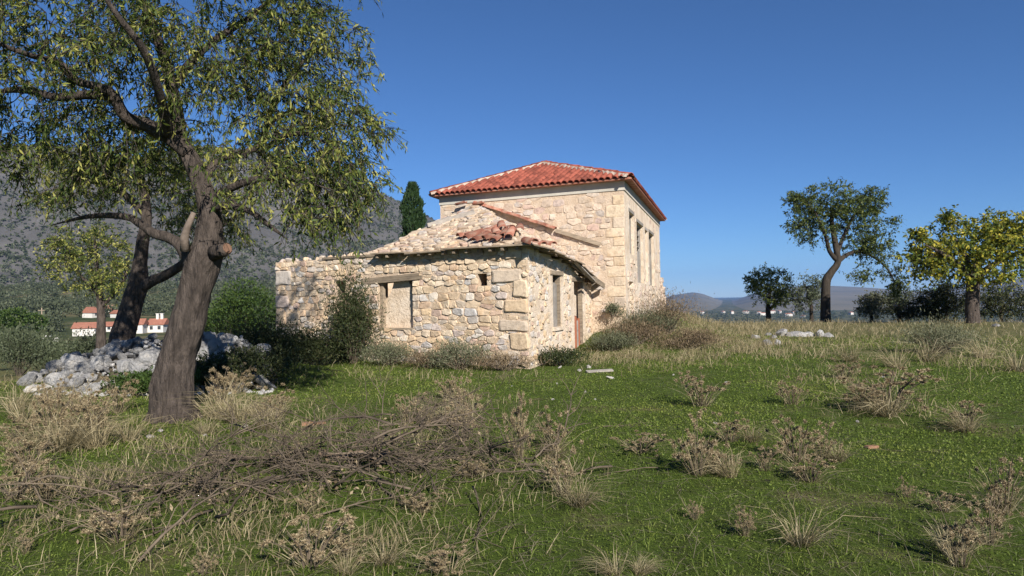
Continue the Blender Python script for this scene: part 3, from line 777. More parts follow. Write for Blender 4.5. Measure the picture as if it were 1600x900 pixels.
def slope_stones(pts, su, sv, keep, dmin, dmax, name='roof_stone'):
    o = pts[0]; ud = (pts[1] - pts[0]).normalized(); n = ud.cross(pts[2] - o).normalized()
    if n.z < 0: n = -n
    vd = n.cross(ud)
    if (pts[2] - o).dot(vd) < 0: vd = -vd
    poly = [((p - o).dot(ud), (p - o).dot(vd)) for p in pts]
    us = [p[0] for p in poly]; vs = [p[1] for p in poly]
    cs_ = rubble_cells(min(us), max(us), min(vs), max(vs), su, sv, (), rng, lambda u, v: in_poly(poly, u, v))
    for c in cs_:
        if rng.random() > keep: continue
        me = stone_mesh(c, o, ud, vd, n, .018, rng.uniform(dmin, dmax), root_loc(aroof), rng, .2)
        if me: link(name, me, M['roofstone'], aroof)
slope_stones([C3, Eg, apx], .36, .22, .95, .02, .085)
for a_, b_ in zip(EV, EV[1:]): slope_stones([a_, b_, apx], .34, .22, .9, .015, .06)
slope_stones([Eg, Bk, apx], .45, .3, .8, .03, .1)
def rock_mesh(r, R, flat=.7, sub=2, org=(0, 0, 0)):
    """angular lump: icosphere cut by random planes"""
    import bmesh
    bm = bmesh.new(); bmesh.ops.create_icosphere(bm, subdivisions=sub, radius=1)
    pl = [(Vector((R.gauss(0, 1), R.gauss(0, 1), R.gauss(0, 1))).normalized(), R.uniform(.42, .85)) for _ in range(10)]
    sx, sy = R.uniform(.8, 1.35), R.uniform(.7, 1.1); sd = R.random() * 50
    for v in bm.verts:
        for n, h in pl:
            k = v.co.dot(n)
            if k > h: v.co -= n * (k - h) * .92
        v.co *= 1 + .10 * noise.noise(v.co * 2.2 + Vector((sd, 0, 0)))
        v.co = Vector((v.co.x * sx, v.co.y * sy, v.co.z * flat)) * r
    me = bpy.data.meshes.new('rock'); bm.to_mesh(me); bm.free(); return me
ROCKS = [rock_mesh(1.0, rng, rng.uniform(.55, .8)) for _ in range(14)]
ROCKM = []
def rock(name, loc, r, mat, parent=None, tilt=.5):
    key = (rng.randrange(len(ROCKS)), mat.name)
    me = bpy.data.meshes.get('rock_%d_%s' % key)
    if me is None:
        me = ROCKS[key[0]].copy(); me.name = 'rock_%d_%s' % key; me.materials.append(mat)
    o = link(name, me, None, parent); o.location = Vector(loc) - (root_loc(parent) if parent else Vector())
    o.rotation_euler = (rng.uniform(-tilt, tilt), rng.uniform(-tilt, tilt), rng.uniform(0, 6.28)); o.scale = (r, r, r)
    return o
# loose stones along the bare wall head
u = af.uv(560, 400)[0]
while u < af.L - .1:
    r = rng.uniform(.07, .15); rock('loose_stone', af.at(u, AH + r * .35, -rng.uniform(.12, .3)), r, M['stone'], annex, .25); u += r * rng.uniform(1.3, 2.0)
for _ in range(26):
    t, s_ = rng.random(), rng.random()
    if t + s_ > 1: t, s_ = 1 - t, 1 - s_
    rock('loose_stone', C3 + (Eg - C3) * t + (apx - C3) * s_ + Vector((0, 0, .05)), rng.uniform(.05, .11), M['roofstone'], annex, .4)
for _ in range(14):
    t, s_ = rng.random(), rng.random() * .8
    p = EV[0].lerp(EV[3], t).lerp(apx, s_); rock('loose_stone', p + Vector((0, 0, .04)), rng.uniform(.05, .11), M['roofstone'], annex, .4)
# eave boards, rafter ends
u = af.uv(590, 400)[0]; segs = 4
for q in range(segs):
    a, b = u * q / segs, u * (q + 1) / segs; mb = MB(); z = AH + .015 + .02 * math.sin(q * 2.2)
    mb.box(af.at(a + .01 - (.25 if q == 0 else 0), z, .30), af.ud * (b - a - .02 + (.25 if q == 0 else 0)) + Vector((0, 0, rng.uniform(-.02, .02))), -af.n * .42, Vector((0, 0, .035))); mb.build('eave_board', M['wood'], annex)
for q in range(13):
    x = u * (q + .4) / 13; mb = MB(); mb.box(af.at(x, AH - .07, .24 + rng.uniform(-.05, .03)), af.ud * .07, -af.n * .5, Vector((0, 0, .075))); mb.build('rafter_end', M['wood'], annex)
mb = MB(); mb.box(af.at(af.uv(592, 400)[0], AH - .005, .05), af.ud * (af.uv(505, 400)[0] - af.uv(592, 400)[0]), -af.n * .35, Vector((0, 0, .06))); mb.build('wall_plate', M['wood'], annex)
# side eave: boards sagging towards the house, the last ones hanging
for (a, za), (b, zb) in zip(prof, prof[1:]):
    for k in range(2):
        mb = MB(); d_out = .36 - .22 * k + rng.uniform(-.03, .05); sag = -.05 * (1 - k) - (.06 if a > 3.5 else 0)
        p0 = asd.at(a + rng.uniform(-.05, .03), za + sag + .012 * k, d_out); p1 = asd.at(b + rng.uniform(-.03, .08), zb + sag + .012 * k + rng.uniform(-.02, .02), d_out + rng.uniform(-.04, .06))
        mb.box(p0, p1 - p0, -asd.n * .20 + Vector((0, 0, .04)), Vector((0, 0, .03))); mb.build('eave_board', M['wood'], annex)
for q in range(10):
    x = -.1 + q * asd.L / 9.5; z = lerp_tab(prof, x) - .085; mb = MB(); mb.box(asd.at(x, z, .30 + rng.uniform(-.06, .06)), asd.ud * .07, -asd.n * .5 + Vector((0, 0, .07)), Vector((0, 0, .07))); mb.build('rafter_end', M['wood'], annex)
mb = MB(); plank(mb, asd.at(3.5, 2.62, .12), asd.at(6.1, 1.98, .48), .16, .035, (0, 0, 1)); mb.build('hanging_board', M['wood'], annex)
mb = MB(); plank(mb, asd.at(3.3, 2.72, .2), asd.at(4.9, 2.12, .42), .12, .03, asd.n); mb.build('hanging_board', M['greywood'], annex)
# leftover tiles on the front slope, cap tiles along the joint with the house
nF = (Eg - C3).cross(apx - C3).normalized(); nF = nF if nF.z > 0 else -nF
vF = nF.cross((Eg - C3).normalized()); vF = vF if vF.z > 0 else -vF
uF = (Eg - C3).normalized()
for q, (px, py, rz) in enumerate([(716, 372, -.5), (728, 377, -.3), (738, 373, -.45), (749, 368, -.6), (757, 364, -.5), (764, 368, -.2), (772, 372, .5), (779, 369, .7), (787, 372, .4), (795, 374, .3), (741, 379, -.3), (756, 376, -.4), (770, 378, .1), (803, 366, .6), (812, 362, .5), (786, 361, .6), (800, 359, .8), (728, 370, -.7), (836, 383, 1.0), (850, 385, 1.1), (866, 386, 1.2)]):
    base = on_plane(px, py, C3 + nF * .08, nF) if q < 18 else on_plane(px, py, C3 + Vector((0, 0, .08)), (EV[2] - C3).cross(apx - C3).normalized())
    R_ = Matrix.Rotation(rz, 4, nF); mm = frame(base, R_ @ uF, R_ @ vF)
    if (mm.to_3x3() @ Vector((0, 0, 1))).dot(nF) < 0: mm = mm @ Matrix.Scale(-1, 4, (0, 0, 1))
    o = link('tile', TMO, None, aroof); o.matrix_local = Matrix.Translation(-root_loc(aroof)) @ Matrix.Translation(nF * rng.uniform(0, .06)) @ mm @ Matrix.Rotation(rng.uniform(-.2, .2), 4, 'X') @ Matrix.Scale(1.25, 4)
capl = on_plane(742, 319, Hc + hf.n * .12, hf.n); capr = on_plane(868, 359, Hc + hf.n * .10, hf.n)
ridge_line(capr, capl, aroof, TMO, False, .34, .02)
mb = MB(); plank(mb, capr + Vector((0, 0, -.02)), Rh + Vector((0, 0, .05)), .12, .05, (0, 0, 1)); mb.build('rafter', M['wood'], aroof)
mb = MB(); plank(mb, Eg + Vector((.3, .3, .12)), apx + Vector((-.1, 0, -.02)), .12, .05, (0, 0, 1)); mb.build('rafter', M['greywood'], aroof)
pa = on_plane(668, 352, C3 + nF * .1, nF); pb = on_plane(741, 331, C3 + nF * .1, nF); mb = MB(); plank(mb, pa, pb, .12, .05, nF); mb.build('rafter', M['greywood'], aroof)
for px in (728, 755): 
    p = on_plane(px, 314, Hc + hf.n * .25, hf.n); o = link('tile', TMO, None, aroof); o.matrix_local = Matrix.Translation(p - root_loc(aroof)) @ frame(Vector(), hf.n, hf.ud + Vector((0, 0, -.15))) 

# ------------------------------------------------------------------ trees
def catmull(pts, k=5):
    out = []; n = len(pts)
    for i in range(n - 1):
        p0, p1, p2, p3 = pts[max(i - 1, 0)], pts[i], pts[i + 1], pts[min(i + 2, n - 1)]
        for j in range(k):
            t = j / k; out.append(tuple(.5 * (2 * b + (c - a) * t + (2 * a - 5 * b + 4 * c - d) * t * t + (3 * b - a - 3 * c + d) * t ** 3) for a, b, c, d in zip(p0, p1, p2, p3)))
    out.append(tuple(pts[-1])); return out
def limb_path(Z, pts, sink=0.0):
    """pts: (px, py, depth offset, half width in px) -> smoothed [(x,y,z,r)]"""
    w = []
    for px, py, dz, hw in pts:
        p = P(px, py, Z + dz); w.append((p.x, p.y, p.z, hw * (Z + dz) / F))
    w[-1] = w[-1][:3] + (w[-1][3] * .2,)
    return catmull(w)
def make_tree(name, label, group, base, limbs, blobs, leafmat, barkmat, nsamp, twigs, leaves, ll, lw_, droop, bark_n=8, seed=1, branch_r=.022, trunk_wob=.12, spread=.45, cat='tree', leafbias=0.0, shell=.35, reach=9):
    """limbs: lists of (x,y,z,r); blobs: (centre, radii, weight)"""
    g = np.random.default_rng(seed)
    t = empty(name, base, label, cat, group); mb = MB()
    nodes = []; nodr = []
    for i, L in enumerate(limbs):
        mb.tube([q[:3] for q in L], [q[3] for q in L], bark_n if i == 0 else max(5, min(16, bark_n - 2)), True, trunk_wob, seed + i, .13 if bark_n > 20 else 0)
        for k_, q in enumerate(L):
            if i > 0 or k_ > len(L) * .45: nodes.append(q[:3]); nodr.append(q[3])
    tr = mb.build('trunk', barkmat, t, True)
    wts = np.array([b[2] for b in blobs], float); wts /= wts.sum()
    S_ = []
    for k in g.choice(len(blobs), nsamp, p=wts):
        c, r, _ = blobs[k]; v = g.normal(size=3); v /= np.linalg.norm(v); S_.append(np.array(c) + np.array(r) * v * g.random() ** shell)
    S_ = np.array(S_); N = np.array(nodes); NR = list(nodr)
    d0 = np.array([np.min(((N - s) ** 2).sum(1)) for s in S_]); order = np.argsort(d0)
    bm_ = MB(); Q = []; RN = []
    for oi in order:
        s = S_[oi]; d = np.sqrt(((N - s) ** 2).sum(1)); j = int(np.argmin(d)); p = N[j]; L = d[j]
        if L > reach: continue
        if L > .12:
            m1 = p + (s - p) * .35 + np.array([0, 0, .16 * L]) + g.normal(size=3) * .07 * L
            m2 = p + (s - p) * .72 + np.array([0, 0, .14 * L]) + g.normal(size=3) * .07 * L
            rb = min(NR[j] * .7, branch_r * (.55 + .35 * L)); pts = [p, m1, m2, s]
            bm_.tube(pts, [rb, rb * .8, rb * .55, rb * .35], 4, False)
            N = np.vstack([N, m1, m2, s]); NR += [rb * .8, rb * .55, rb * .4]
        # twigs
        out = s - np.array(base) - np.array([0, 0, (S_[:, 2].mean() - base[2])]); out = out / (np.linalg.norm(out) + 1e-6)
        for _ in range(twigs):
            dv = g.normal(size=3) * .8 + out * .5; dv /= np.linalg.norm(dv); TL = spread * g.uniform(.5, 1.3)
            a = s; b = s + dv * TL * .5 + np.array([0, 0, -.05 * droop * TL]); c = s + dv * TL + np.array([0, 0, -.45 * droop * TL])
            bm_.tube([a, b, c], [.006, .0045, .003] if branch_r < .05 else [.012, .009, .006], 3, False)
            tt = g.random(leaves); Cp = np.where(tt[:, None] < .5, a + (b - a) * (tt[:, None] * 2), b + (c - b) * (tt[:, None] * 2 - 1))
            Dv = g.normal(size=(leaves, 3)) * .7 + dv * .4 + np.array([0, 0, -1.0]) * droop
            Q.append((Cp + g.normal(size=(leaves, 3)) * .015, Dv)); RN.append(np.clip(g.normal(.42 + leafbias + .25 * g.normal(), .2, leaves), 0, 1))
    bm_.build('branches', barkmat, t, False)
    Cc = np.concatenate([q[0] for q in Q]); Dd = np.concatenate([q[1] for q in Q]); n = len(Cc)
    Lh = ll * g.uniform(.65, 1.25, n)
    quads_np('crown', leaf_quads(Cc, Dd, Lh, Lh * lw_), leafmat, t, np.concatenate(RN))
    return t
def blob(px, py, Y, rx, ry, rd, w=1.0):
    c = P(px, py, Y); k = Y / F; return ((c.x, c.y, c.z), (rx * k, rd, ry * k), w)

# the big almond tree
Zt = 10.1
L0 = limb_path(Zt, [(272, 668, 0, 37), (272, 650, 0, 35), (270, 604, 0, 31), (276, 565, 0, 28.5), (286, 529, 0, 27), (297, 490, 0, 25), (307, 453, 0, 24), (315, 415, 0, 25.5), (327, 378, 0, 22), (329, 340, .05, 17), (324, 312, .1, 15.5), (313, 285, .1, 14), (296, 247, .15, 12.5), (280, 216, .2, 12), (275, 170, .3, 10), (267, 130, .4, 9), (256, 90, .5, 8), (240, 44, .6, 7), (222, -6, .7, 5.5), (205, -60, .8, 4), (195, -120, .9, 2)])
L1 = limb_path(Zt, [(292, 240, .1, 14), (262, 214, 0, 14), (232, 197, -.1, 14), (196, 182, -.3, 12), (176, 148, -.5, 10.5), (150, 135, -.7, 9), (120, 126, -.8, 8), (92, 98, -1.0, 7), (54, 88, -1.3, 5.5), (5, 70, -1.6, 4), (-60, 30, -1.8, 2)])
L2 = limb_path(Zt, [(180, 152, -.5, 7), (140, 148, -.3, 7), (90, 152, .0, 6), (30, 140, .3, 5), (-40, 150, .6, 3)])
L3 = limb_path(Zt, [(304, 420, 0, 12), (283, 385, .1, 9), (262, 371, .2, 8), (240, 364, .3, 7), (218, 349, .5, 6), (195, 338, .7, 5), (140, 338, 1.0, 3.5), (80, 352, 1.4, 2.5)])
L4 = limb_path(Zt, [(330, 308, .1, 7), (352, 298, 0, 6), (385, 284, -.2, 5.5), (425, 278, -.4, 4.5), (470, 283, -.6, 3), (530, 300, -.7, 1.5)])
L5 = limb_path(Zt, [(318, 285, .2, 7), (340, 250, .5, 6), (378, 240, .8, 5), (408, 222, 1.0, 5), (420, 180, 1.2, 4.5), (440, 140, 1.3, 4), (470, 100, 1.4, 3), (520, 60, 1.5, 2)])
L6 = limb_path(Zt, [(334, 325, 0, 6), (360, 322, -.3, 5), (390, 330, -.6, 4.5), (420, 352, -.8, 3.5), (450, 375, -.9, 2)])
L7 = limb_path(Zt, [(268, 140, .4, 8), (300, 95, .9, 6), (340, 60, 1.3, 5), (400, 20, 1.6, 4), (450, -30, 1.9, 2)])
L8 = limb_path(Zt, [(262, 214, 0, 9), (250, 150, -.7, 7), (225, 80, -1.3, 5.5), (180, 20, -1.7, 4), (130, -60, -2, 2)])
L9 = limb_path(Zt, [(420, 190, 1.2, 4), (460, 175, 1.2, 3.5), (510, 190, 1.1, 2.8), (560, 200, 1.0, 1.6)])
L10 = limb_path(Zt, [(408, 240, 1.0, 4), (440, 215, .4, 3.5), (480, 210, 0, 3), (530, 235, -.3, 1.8)])
L0 = [(x, y, z, r * .95) for x, y, z, r in L0]; L1 = [(x, y, z, r * .74) for x, y, z, r in L1]
tb = gpt(272, 655)
blobs = [blob(90, 60, Zt - .5, 190, 120, 1.9, 3.0), blob(300, 40, Zt + .4, 190, 110, 2.0, 3.0), blob(460, 90, Zt + .9, 120, 95, 1.5, 1.9), blob(500, 200, Zt + .4, 95, 90, 1.3, 1.5),
         blob(520, 275, Zt - .2, 75, 60, 1.0, .9), blob(425, 275, Zt - .3, 110, 65, 1.1, .9), blob(60, 220, Zt, 150, 95, 1.8, 1.5), blob(170, 240, Zt + .5, 120, 60, 1.3, .6), blob(390, 190, Zt + .7, 100, 80, 1.5, 1.2),
         blob(260, -130, Zt, 300, 120, 2.4, 2.6), blob(470, -110, Zt + .7, 140, 110, 1.7, 2.0), blob(-120, 80, Zt - .5, 160, 190, 2.2, 1.5), blob(490, 335, Zt - .6, 55, 18, .6, .25), blob(230, 130, Zt, 130, 80, 1.6, 1.2)]
big_tree = make_tree('almond_tree', 'large leaning almond tree with thick furrowed trunk and drooping yellow-green leaves', None, tb, [L0, L1, L2, L3, L4, L5, L6, L7, L8, L9, L10], blobs, M['leaf_almond'], M['bark'], 1250, 4, 12, .10, .25, .9, 44, 11, .018, .10, .42)
for o in big_tree.children:
    if o.name.startswith('trunk'):
        mb = MB(); p = P(334, 396, Zt - .12); q = P(355, 388, Zt - .24); mb.tube([p, p.lerp(q, .7), q], [.11, .10, .088], 12, True, .06, 3); mb.build('cut_stub', M['bark'], o, True)
        d_ = (q - p).normalized(); mb = MB(); mb.tube([q, q + d_ * .012], [.074, .071], 12, True, .05, 3); mb.build('cut_face', M['cutwood'], o)
        mb = MB(); mb.tube([P(290, 392, Zt - .2), P(288, 372, Zt - .25), P(294, 352, Zt - .25), P(303, 332, Zt - .25)], [.07, .058, .046, .034], 9, True, .08, 5); mb.build('cut_stub', M['barklight'], o, True)
        for k in range(9):
            a = k * .7 + .2; c = Vector(tb) + Vector((0, 0, -.02)); mb = MB(); R_ = .27
            mb.tube([c + Vector((math.cos(a) * R_ * .8, math.sin(a) * R_ * .8, .28)), c + Vector((math.cos(a) * R_ * 1.15, math.sin(a) * R_ * 1.15, .07)), c + Vector((math.cos(a) * R_ * 1.6, math.sin(a) * R_ * 1.6, -.04))], [.07, .06, .03], 7, True, .12, k); mb.build('root', M['bark'], o, True)

# second almond tree beyond the heap of stones
Z2 = 15.6
T0 = limb_path(Z2, [(183, 600, 0, 26), (188, 545, 0, 22), (196, 510, 0, 20), (208, 470, 0, 18), (216, 440, 0, 17), (219, 410, 0, 12), (223, 378, 0, 11), (229, 340, .1, 9), (226, 300, .2, 7), (215, 255, .3, 5), (205, 215, .4, 3)])
T1 = limb_path(Z2, [(218, 450, 0, 11), (236, 440, -.1, 10), (258, 430, -.2, 9), (285, 413, -.4, 8), (310, 385, -.5, 6), (350, 350, -.6, 4), (385, 330, -.7, 2.5)])
T2 = limb_path(Z2, [(226, 335, .1, 6), (190, 300, .5, 5), (150, 285, .8, 4), (100, 280, 1, 2)])
T0 = [(x, y, z, r * .85) for x, y, z, r in T0]; T1 = [(x, y, z, r * .85) for x, y, z, r in T1]
b2 = [blob(215, 250, Z2 + .2, 120, 60, 1.6, 1.6), blob(120, 290, Z2 + .6, 80, 45, 1.3, .8), blob(330, 340, Z2 - .2, 75, 45, 1.2, .8), blob(290, 260, Z2, 80, 50, 1.3, .8)]
make_tree('almond_tree', 'smaller forked almond tree rising behind the heap of pale stones', None, gpt(183, 592), [T0, T1, T2], b2, M['leaf_almond'], M['bark'], 260, 4, 12, .115, .25, .8, 12, 22, .020, .08, .45)
# thin yellowing tree further back
Z3 = 27
base3 = P(157, 500, Z3); base3.z = ground(base3.x, base3.y)
q3 = lambda px, py, hw: (*P(px, py, Z3), hw * Z3 / F)
H0 = catmull([(base3.x, base3.y, base3.z - .1, .2), q3(158, 520, 7), q3(158, 490, 6), q3(155, 455, 5), q3(152, 430, 3.5), q3(150, 400, 2.5), q3(148, 370, 1.5)])
H1 = catmull([q3(157, 480, 4), q3(175, 462, 3), q3(192, 440, 2.5), q3(200, 415, 1.5)]); H2 = catmull([q3(155, 460, 3.5), q3(135, 440, 2.5), q3(115, 418, 2), q3(100, 390, 1.2)])
make_tree('slender_tree', 'slender sparse tree with yellow-green leaves above the white village houses', None, base3, [H0, H1, H2], [blob(140, 400, Z3, 60, 55, 1.4, 2), blob(185, 430, Z3, 35, 35, .9, .8), blob(105, 400, Z3, 35, 45, .9, .8)], M['leaf_almond'], M['bark'], 190, 4, 10, .12, .4, .4, 8, 33, .03, .05, .5, leafbias=.12)

def sky_tree(name, label, Y, limbs_px, blobs_px, leafmat, nsamp, twigs, leaves, ll, lw_, droop, seed, group=None, bark=None, spread=.5, br=.03, bias=0.0, shell=.4):
    px, py = limbs_px[0][0][:2]; base = P(px, py, Y); base.z = ground(base.x, base.y)
    Ls = [limb_path(Y, l) for l in limbs_px]; x, y, z, r = Ls[0][0]; Ls[0] = [(base.x, base.y, base.z - .15, r * 1.15)] + Ls[0]
    return make_tree(name, label, group, base, Ls, [blob(a, b, Y + c, d, e, f, w) for a, b, c, d, e, f, w in blobs_px], leafmat, bark or M['barkdark'], nsamp, twigs, leaves, ll, lw_, droop, 10, seed, br, .08, spread, 'tree', bias, shell)
# tall almond on the skyline
sky_tree('almond_tree', 'tall dark-trunked tree with bent trunk and rounded green crown on the grassy skyline', 40.5,
         [[(1290, 500, 0, 8), (1290, 470, 0, 7), (1291, 440, 0, 6.5), (1299, 425, 0, 5.5), (1309, 410, 0, 5), (1306, 385, 0, 4.5), (1300, 350, .2, 3.5), (1298, 320, .3, 2)],
          [(1306, 405, 0, 4), (1296, 392, -.2, 3.2), (1290, 370, -.4, 2.6), (1275, 335, -.6, 1.8), (1255, 310, -.8, 1)], [(1310, 408, 0, 4), (1325, 397, .3, 3.2), (1345, 393, .6, 2.5), (1370, 405, .9, 1.8), (1390, 425, 1, 1.4), (1400, 450, 1.2, .8)],
          [(1308, 395, 0, 3.5), (1320, 365, .4, 2.6), (1335, 335, .7, 1.8), (1350, 305, 1, 1)]],
         [(1295, 320, 0, 48, 36, 1.7, 2.2), (1340, 345, .4, 40, 52, 1.6, 2.2), (1258, 330, -.4, 26, 24, 1.0, .8), (1275, 355, 0, 30, 28, 1.2, .9), (1245, 310, -.4, 18, 16, .7, .45), (1365, 385, .6, 30, 28, 1.1, 1.0), (1360, 315, .4, 24, 26, 1.0, .8), (1240, 352, -.4, 14, 14, .6, .25), (1350, 425, .6, 28, 14, .8, .4), (1398, 440, 1, 12, 26, .6, .4), (1390, 350, .5, 9, 14, .5, .15)],
         M['leaf_green'], 590, 4, 9, .15, .42, .5, 41, spread=.5, br=.03)
# broad yellowing tree
sky_tree('fig_tree', 'broad spreading tree with yellowing leaves and a stout pale trunk', 35.0,
         [[(1520, 503, 0, 11), (1519, 480, 0, 10), (1520, 450, 0, 9.5), (1521, 432, 0, 10), (1530, 405, .2, 6), (1545, 375, .4, 4), (1555, 345, .5, 2)], [(1519, 440, 0, 6), (1500, 415, -.5, 4.5), (1470, 395, -1, 3), (1440, 380, -1.3, 1.5)],
          [(1522, 438, 0, 6), (1550, 415, .5, 4.5), (1590, 395, .9, 3), (1630, 375, 1.2, 1.5)], [(1520, 430, 0, 5), (1505, 395, .4, 3.5), (1485, 360, .7, 2)]],
         [(1530, 385, 0, 65, 36, 2.2, 2.6), (1470, 395, -.4, 50, 30, 1.6, 1.5), (1570, 360, .3, 50, 34, 1.8, 2.0), (1610, 390, .5, 45, 40, 1.8, 1.6), (1450, 420, -.5, 28, 18, 1.0, .6), (1480, 345, .2, 26, 16, .9, .5), (1530, 425, -.6, 60, 16, 1.5, 1.0), (1435, 365, -.4, 22, 9, .7, .3), (1430, 400, -.4, 24, 9, .7, .3), (1640, 370, .5, 40, 45, 1.5, 1.2)],
         M['leaf_yellow'], 520, 4, 9, .18, .5, .55, 43, spread=.5, br=.035, bias=.04, bark=M['bark'])
# smaller trees and shrubs on the rim of the plateau
sky_tree('small_tree', 'small round bright green tree on the rim beside the tall skyline tree', 46.0, [[(1201, 496, 0, 4), (1200, 482, 0, 3.4), (1202, 465, 0, 2.6), (1204, 445, 0, 1.5)], [(1200, 486, 0, 3), (1212, 474, .2, 2), (1222, 460, .3, 1)]],
         [(1203, 447, 0, 34, 28, 1.4, 2), (1190, 440, 0, 22, 22, 1, .8), (1216, 462, 0, 22, 16, .9, .6)], M['leaf_green'], 190, 4, 9, .15, .4, .3, 45, br=.025, bias=.25)
sky_tree('small_tree', 'sparse grey-green tree just behind the bent-trunk skyline tree', 50.0, [[(1268, 496, 0, 3), (1267, 475, 0, 2.5), (1262, 455, 0, 1.6), (1255, 440, 0, 1)], [(1267, 472, 0, 2), (1245, 468, .2, 1.4), (1228, 472, .3, .8)]],
         [(1258, 462, 0, 32, 24, 1.5, 1.6), (1270, 445, 0, 20, 18, 1, .6)], M['leaf_olive'], 130, 4, 8, .16, .35, .3, 46, br=.025)
RIM = 'shrubs along the rim of the plateau'
for i, (px, py, bl, mt, ns, lab) in enumerate([
        (1362, 497, [(1362, 478, 0, 22, 18, 1.2, 1)], 'leaf_sage', 110, 'grey-green shrub on the rim between the two skyline trees'),
        (1405, 497, [(1405, 470, 0, 20, 30, 1.1, 1), (1425, 485, 0, 20, 14, 1, .5)], 'leaf_olive', 150, 'upright olive-green shrub on the rim under a drooping branch'),
        (1480, 500, [(1475, 470, 0, 35, 34, 1.8, 1), (1455, 480, 0, 20, 20, 1.2, .4)], 'leaf_dark', 260, 'dark dense shrub behind the stout pale trunk'),
        (1565, 500, [(1560, 472, 0, 42, 30, 1.8, 1), (1620, 475, 0, 40, 28, 1.8, .7)], 'leaf_dark', 260, 'wide dark thicket beside the yellowing tree')]):
    sky_tree('rim_shrub', lab, 44.0 if i < 2 else 42.0, [[(px, py, 0, 2.5), (px - 1, py - 14, 0, 2), (px + 2, py - 28, 0, 1)]], bl, M[mt], ns, 4, 8, .15, .4, .2, 50 + i, RIM, br=.02, shell=.5)

# cypress
def cypress():
    Yc = 46; base = P(647, 470, Yc); base.z = ground(base.x, base.y); top = P(646, 287, Yc).z; H = top - base.z
    t = empty('cypress_tree', base, 'narrow dark cypress rising behind the annex roof', 'tree'); mb = MB()
    mb.tube([base - Vector((0, 0, .2)), base + Vector((0, 0, H * .5)), base + Vector((.03, 0, H * .93))], [.16, .10, .02], 8); mb.build('trunk', M['barkdark'], t, True)
    n = 16000; h = nr.random(n) ** .85; prof_ = .66 * np.minimum(1, (1 - h) * 4.5 + .28) * np.minimum(1, .45 + h * 4)
    th = nr.random(n) * 2 * math.pi; lump = 1 + .16 * np.sin(th * 3 + h * 19) + .12 * np.sin(th * 5 - h * 33) + .1 * np.sin(h * 60 + th)
    r = prof_ * lump * (.6 + .4 * nr.random(n) ** .5)
    C_ = np.stack([base.x + r * np.cos(th), base.y + r * np.sin(th), base.z + .25 + h * (H - .3)], 1)
    D_ = np.stack([np.cos(th) * .35, np.sin(th) * .35, np.ones(n)], 1) + nr.normal(size=(n, 3)) * .25; L = nr.uniform(.12, .28, n)
    quads_np('crown', leaf_quads(C_, D_, L, L * .35), M['leaf_cypress'], t, nr.random(n))
cypress()

# ------------------------------------------------------------------ bushes
def bush(name, label, group, base, rx, ry, h, mat, n, ll, lw_=.35, stems=14, upw=.6, cat='shrub', stemmat=None, seed=0, bias=0.0, parts=True):
    t = empty(name, base, label, cat, group); g = np.random.default_rng(seed + 900); mb = MB(); b = Vector(base)
    tips = []
    for i in range(stems):
        a = g.random() * 6.28; q = g.random() ** .5; e = b + Vector((math.cos(a) * rx * q, math.sin(a) * ry * q, h * (1 - .55 * q * q) * g.uniform(.7, 1.08)))
        m_ = b.lerp(e, .5) + Vector((g.normal() * .08, g.normal() * .08, .08 * h)); mb.tube([b + Vector((math.cos(a) * .06, math.sin(a) * .06, -.03)), m_, e], [.014, .010, .004], 4, False)
        for _ in range(3): tips.append((np.array(m_.lerp(e, g.uniform(.1, 1))), g.uniform(.5, 1)))
        tips.append((np.array(e), 1.0))
    mb.build('stems', stemmat or M['twig'], t)
    k = g.integers(0, len(tips), n); Cc = np.array([tips[i][0] for i in k]); sp = np.array([rx, ry, h * .55]) * .30
    Cc = Cc + g.normal(size=(n, 3)) * sp; gz = np.array([ground(x, y) for x, y in Cc[:, :2]]) if n < 4000 else np.full(n, b.z); Cc[:, 2] = np.maximum(Cc[:, 2], gz + .02)
    Dv = g.normal(size=(n, 3)) * .7 + np.array([0, 0, upw]) + (Cc - np.array(b)) * .4; L = ll * g.uniform(.6, 1.3, n)
    tipr = np.array([tips[i][1] for i in k]); clump = g.normal(size=len(tips))[k] * .16
    quads_np('foliage', leaf_quads(Cc, Dv, L, L * lw_), mat, t, np.clip(.42 + bias + clump + g.normal(size=n) * .18, 0, 1))
    return t
def off_wall(w, px, py, d):           # a ground point d metres in front of a wall
    u, v = w.uv(px, py); p = w.at(u, 0, d); p.z = ground(p.x, p.y); return p
WB = 'bushes growing along the foot of the annex wall'
bush('leafy_bush', 'tall dark leafy bush growing against the annex front wall', WB, off_wall(af, 583, 560, .75), .66, .5, 2.05, M['leaf_dark'], 11500, .075, .3, 30, .3, seed=1)
bush('leafy_bush', 'low spreading dark bush at the shaded end of the annex wall', WB, off_wall(af, 520, 560, 1.2), 1.5, .9, .95, M['leaf_dark'], 14000, .08, .3, 26, .3, seed=2)
bush('leafy_bush', 'dark bush in shade between the leaning trunk and the annex corner', WB, P(385, 575, 17.5) * 1, 1.2, .8, 1.25, M['leaf_dark'], 13000, .08, .3, 24, .3, seed=3).location.z = ground(P(385, 575, 17.5).x, 17.5)
bush('sage_bush', 'grey-green sage bush beside the tall dark bush', WB, off_wall(af, 640, 570, .8), .7, .5, .52, M['leaf_sage'], 5000, .07, .2, 24, .8, seed=4)
bush('sage_bush', 'rounded silvery sage bush below the small square wall hole', WB, off_wall(af, 750, 570, .8), .62, .5, .66, M['leaf_sage'], 5500, .07, .18, 24, .8, seed=5, bias=.1)
bush('dry_shrub', 'dead brown shrub between the two sage bushes', WB, off_wall(af, 698, 572, .8), .6, .45, .38, M['leaf_dry'], 2200, .07, .14, 30, .6, seed=6, bias=-.25)
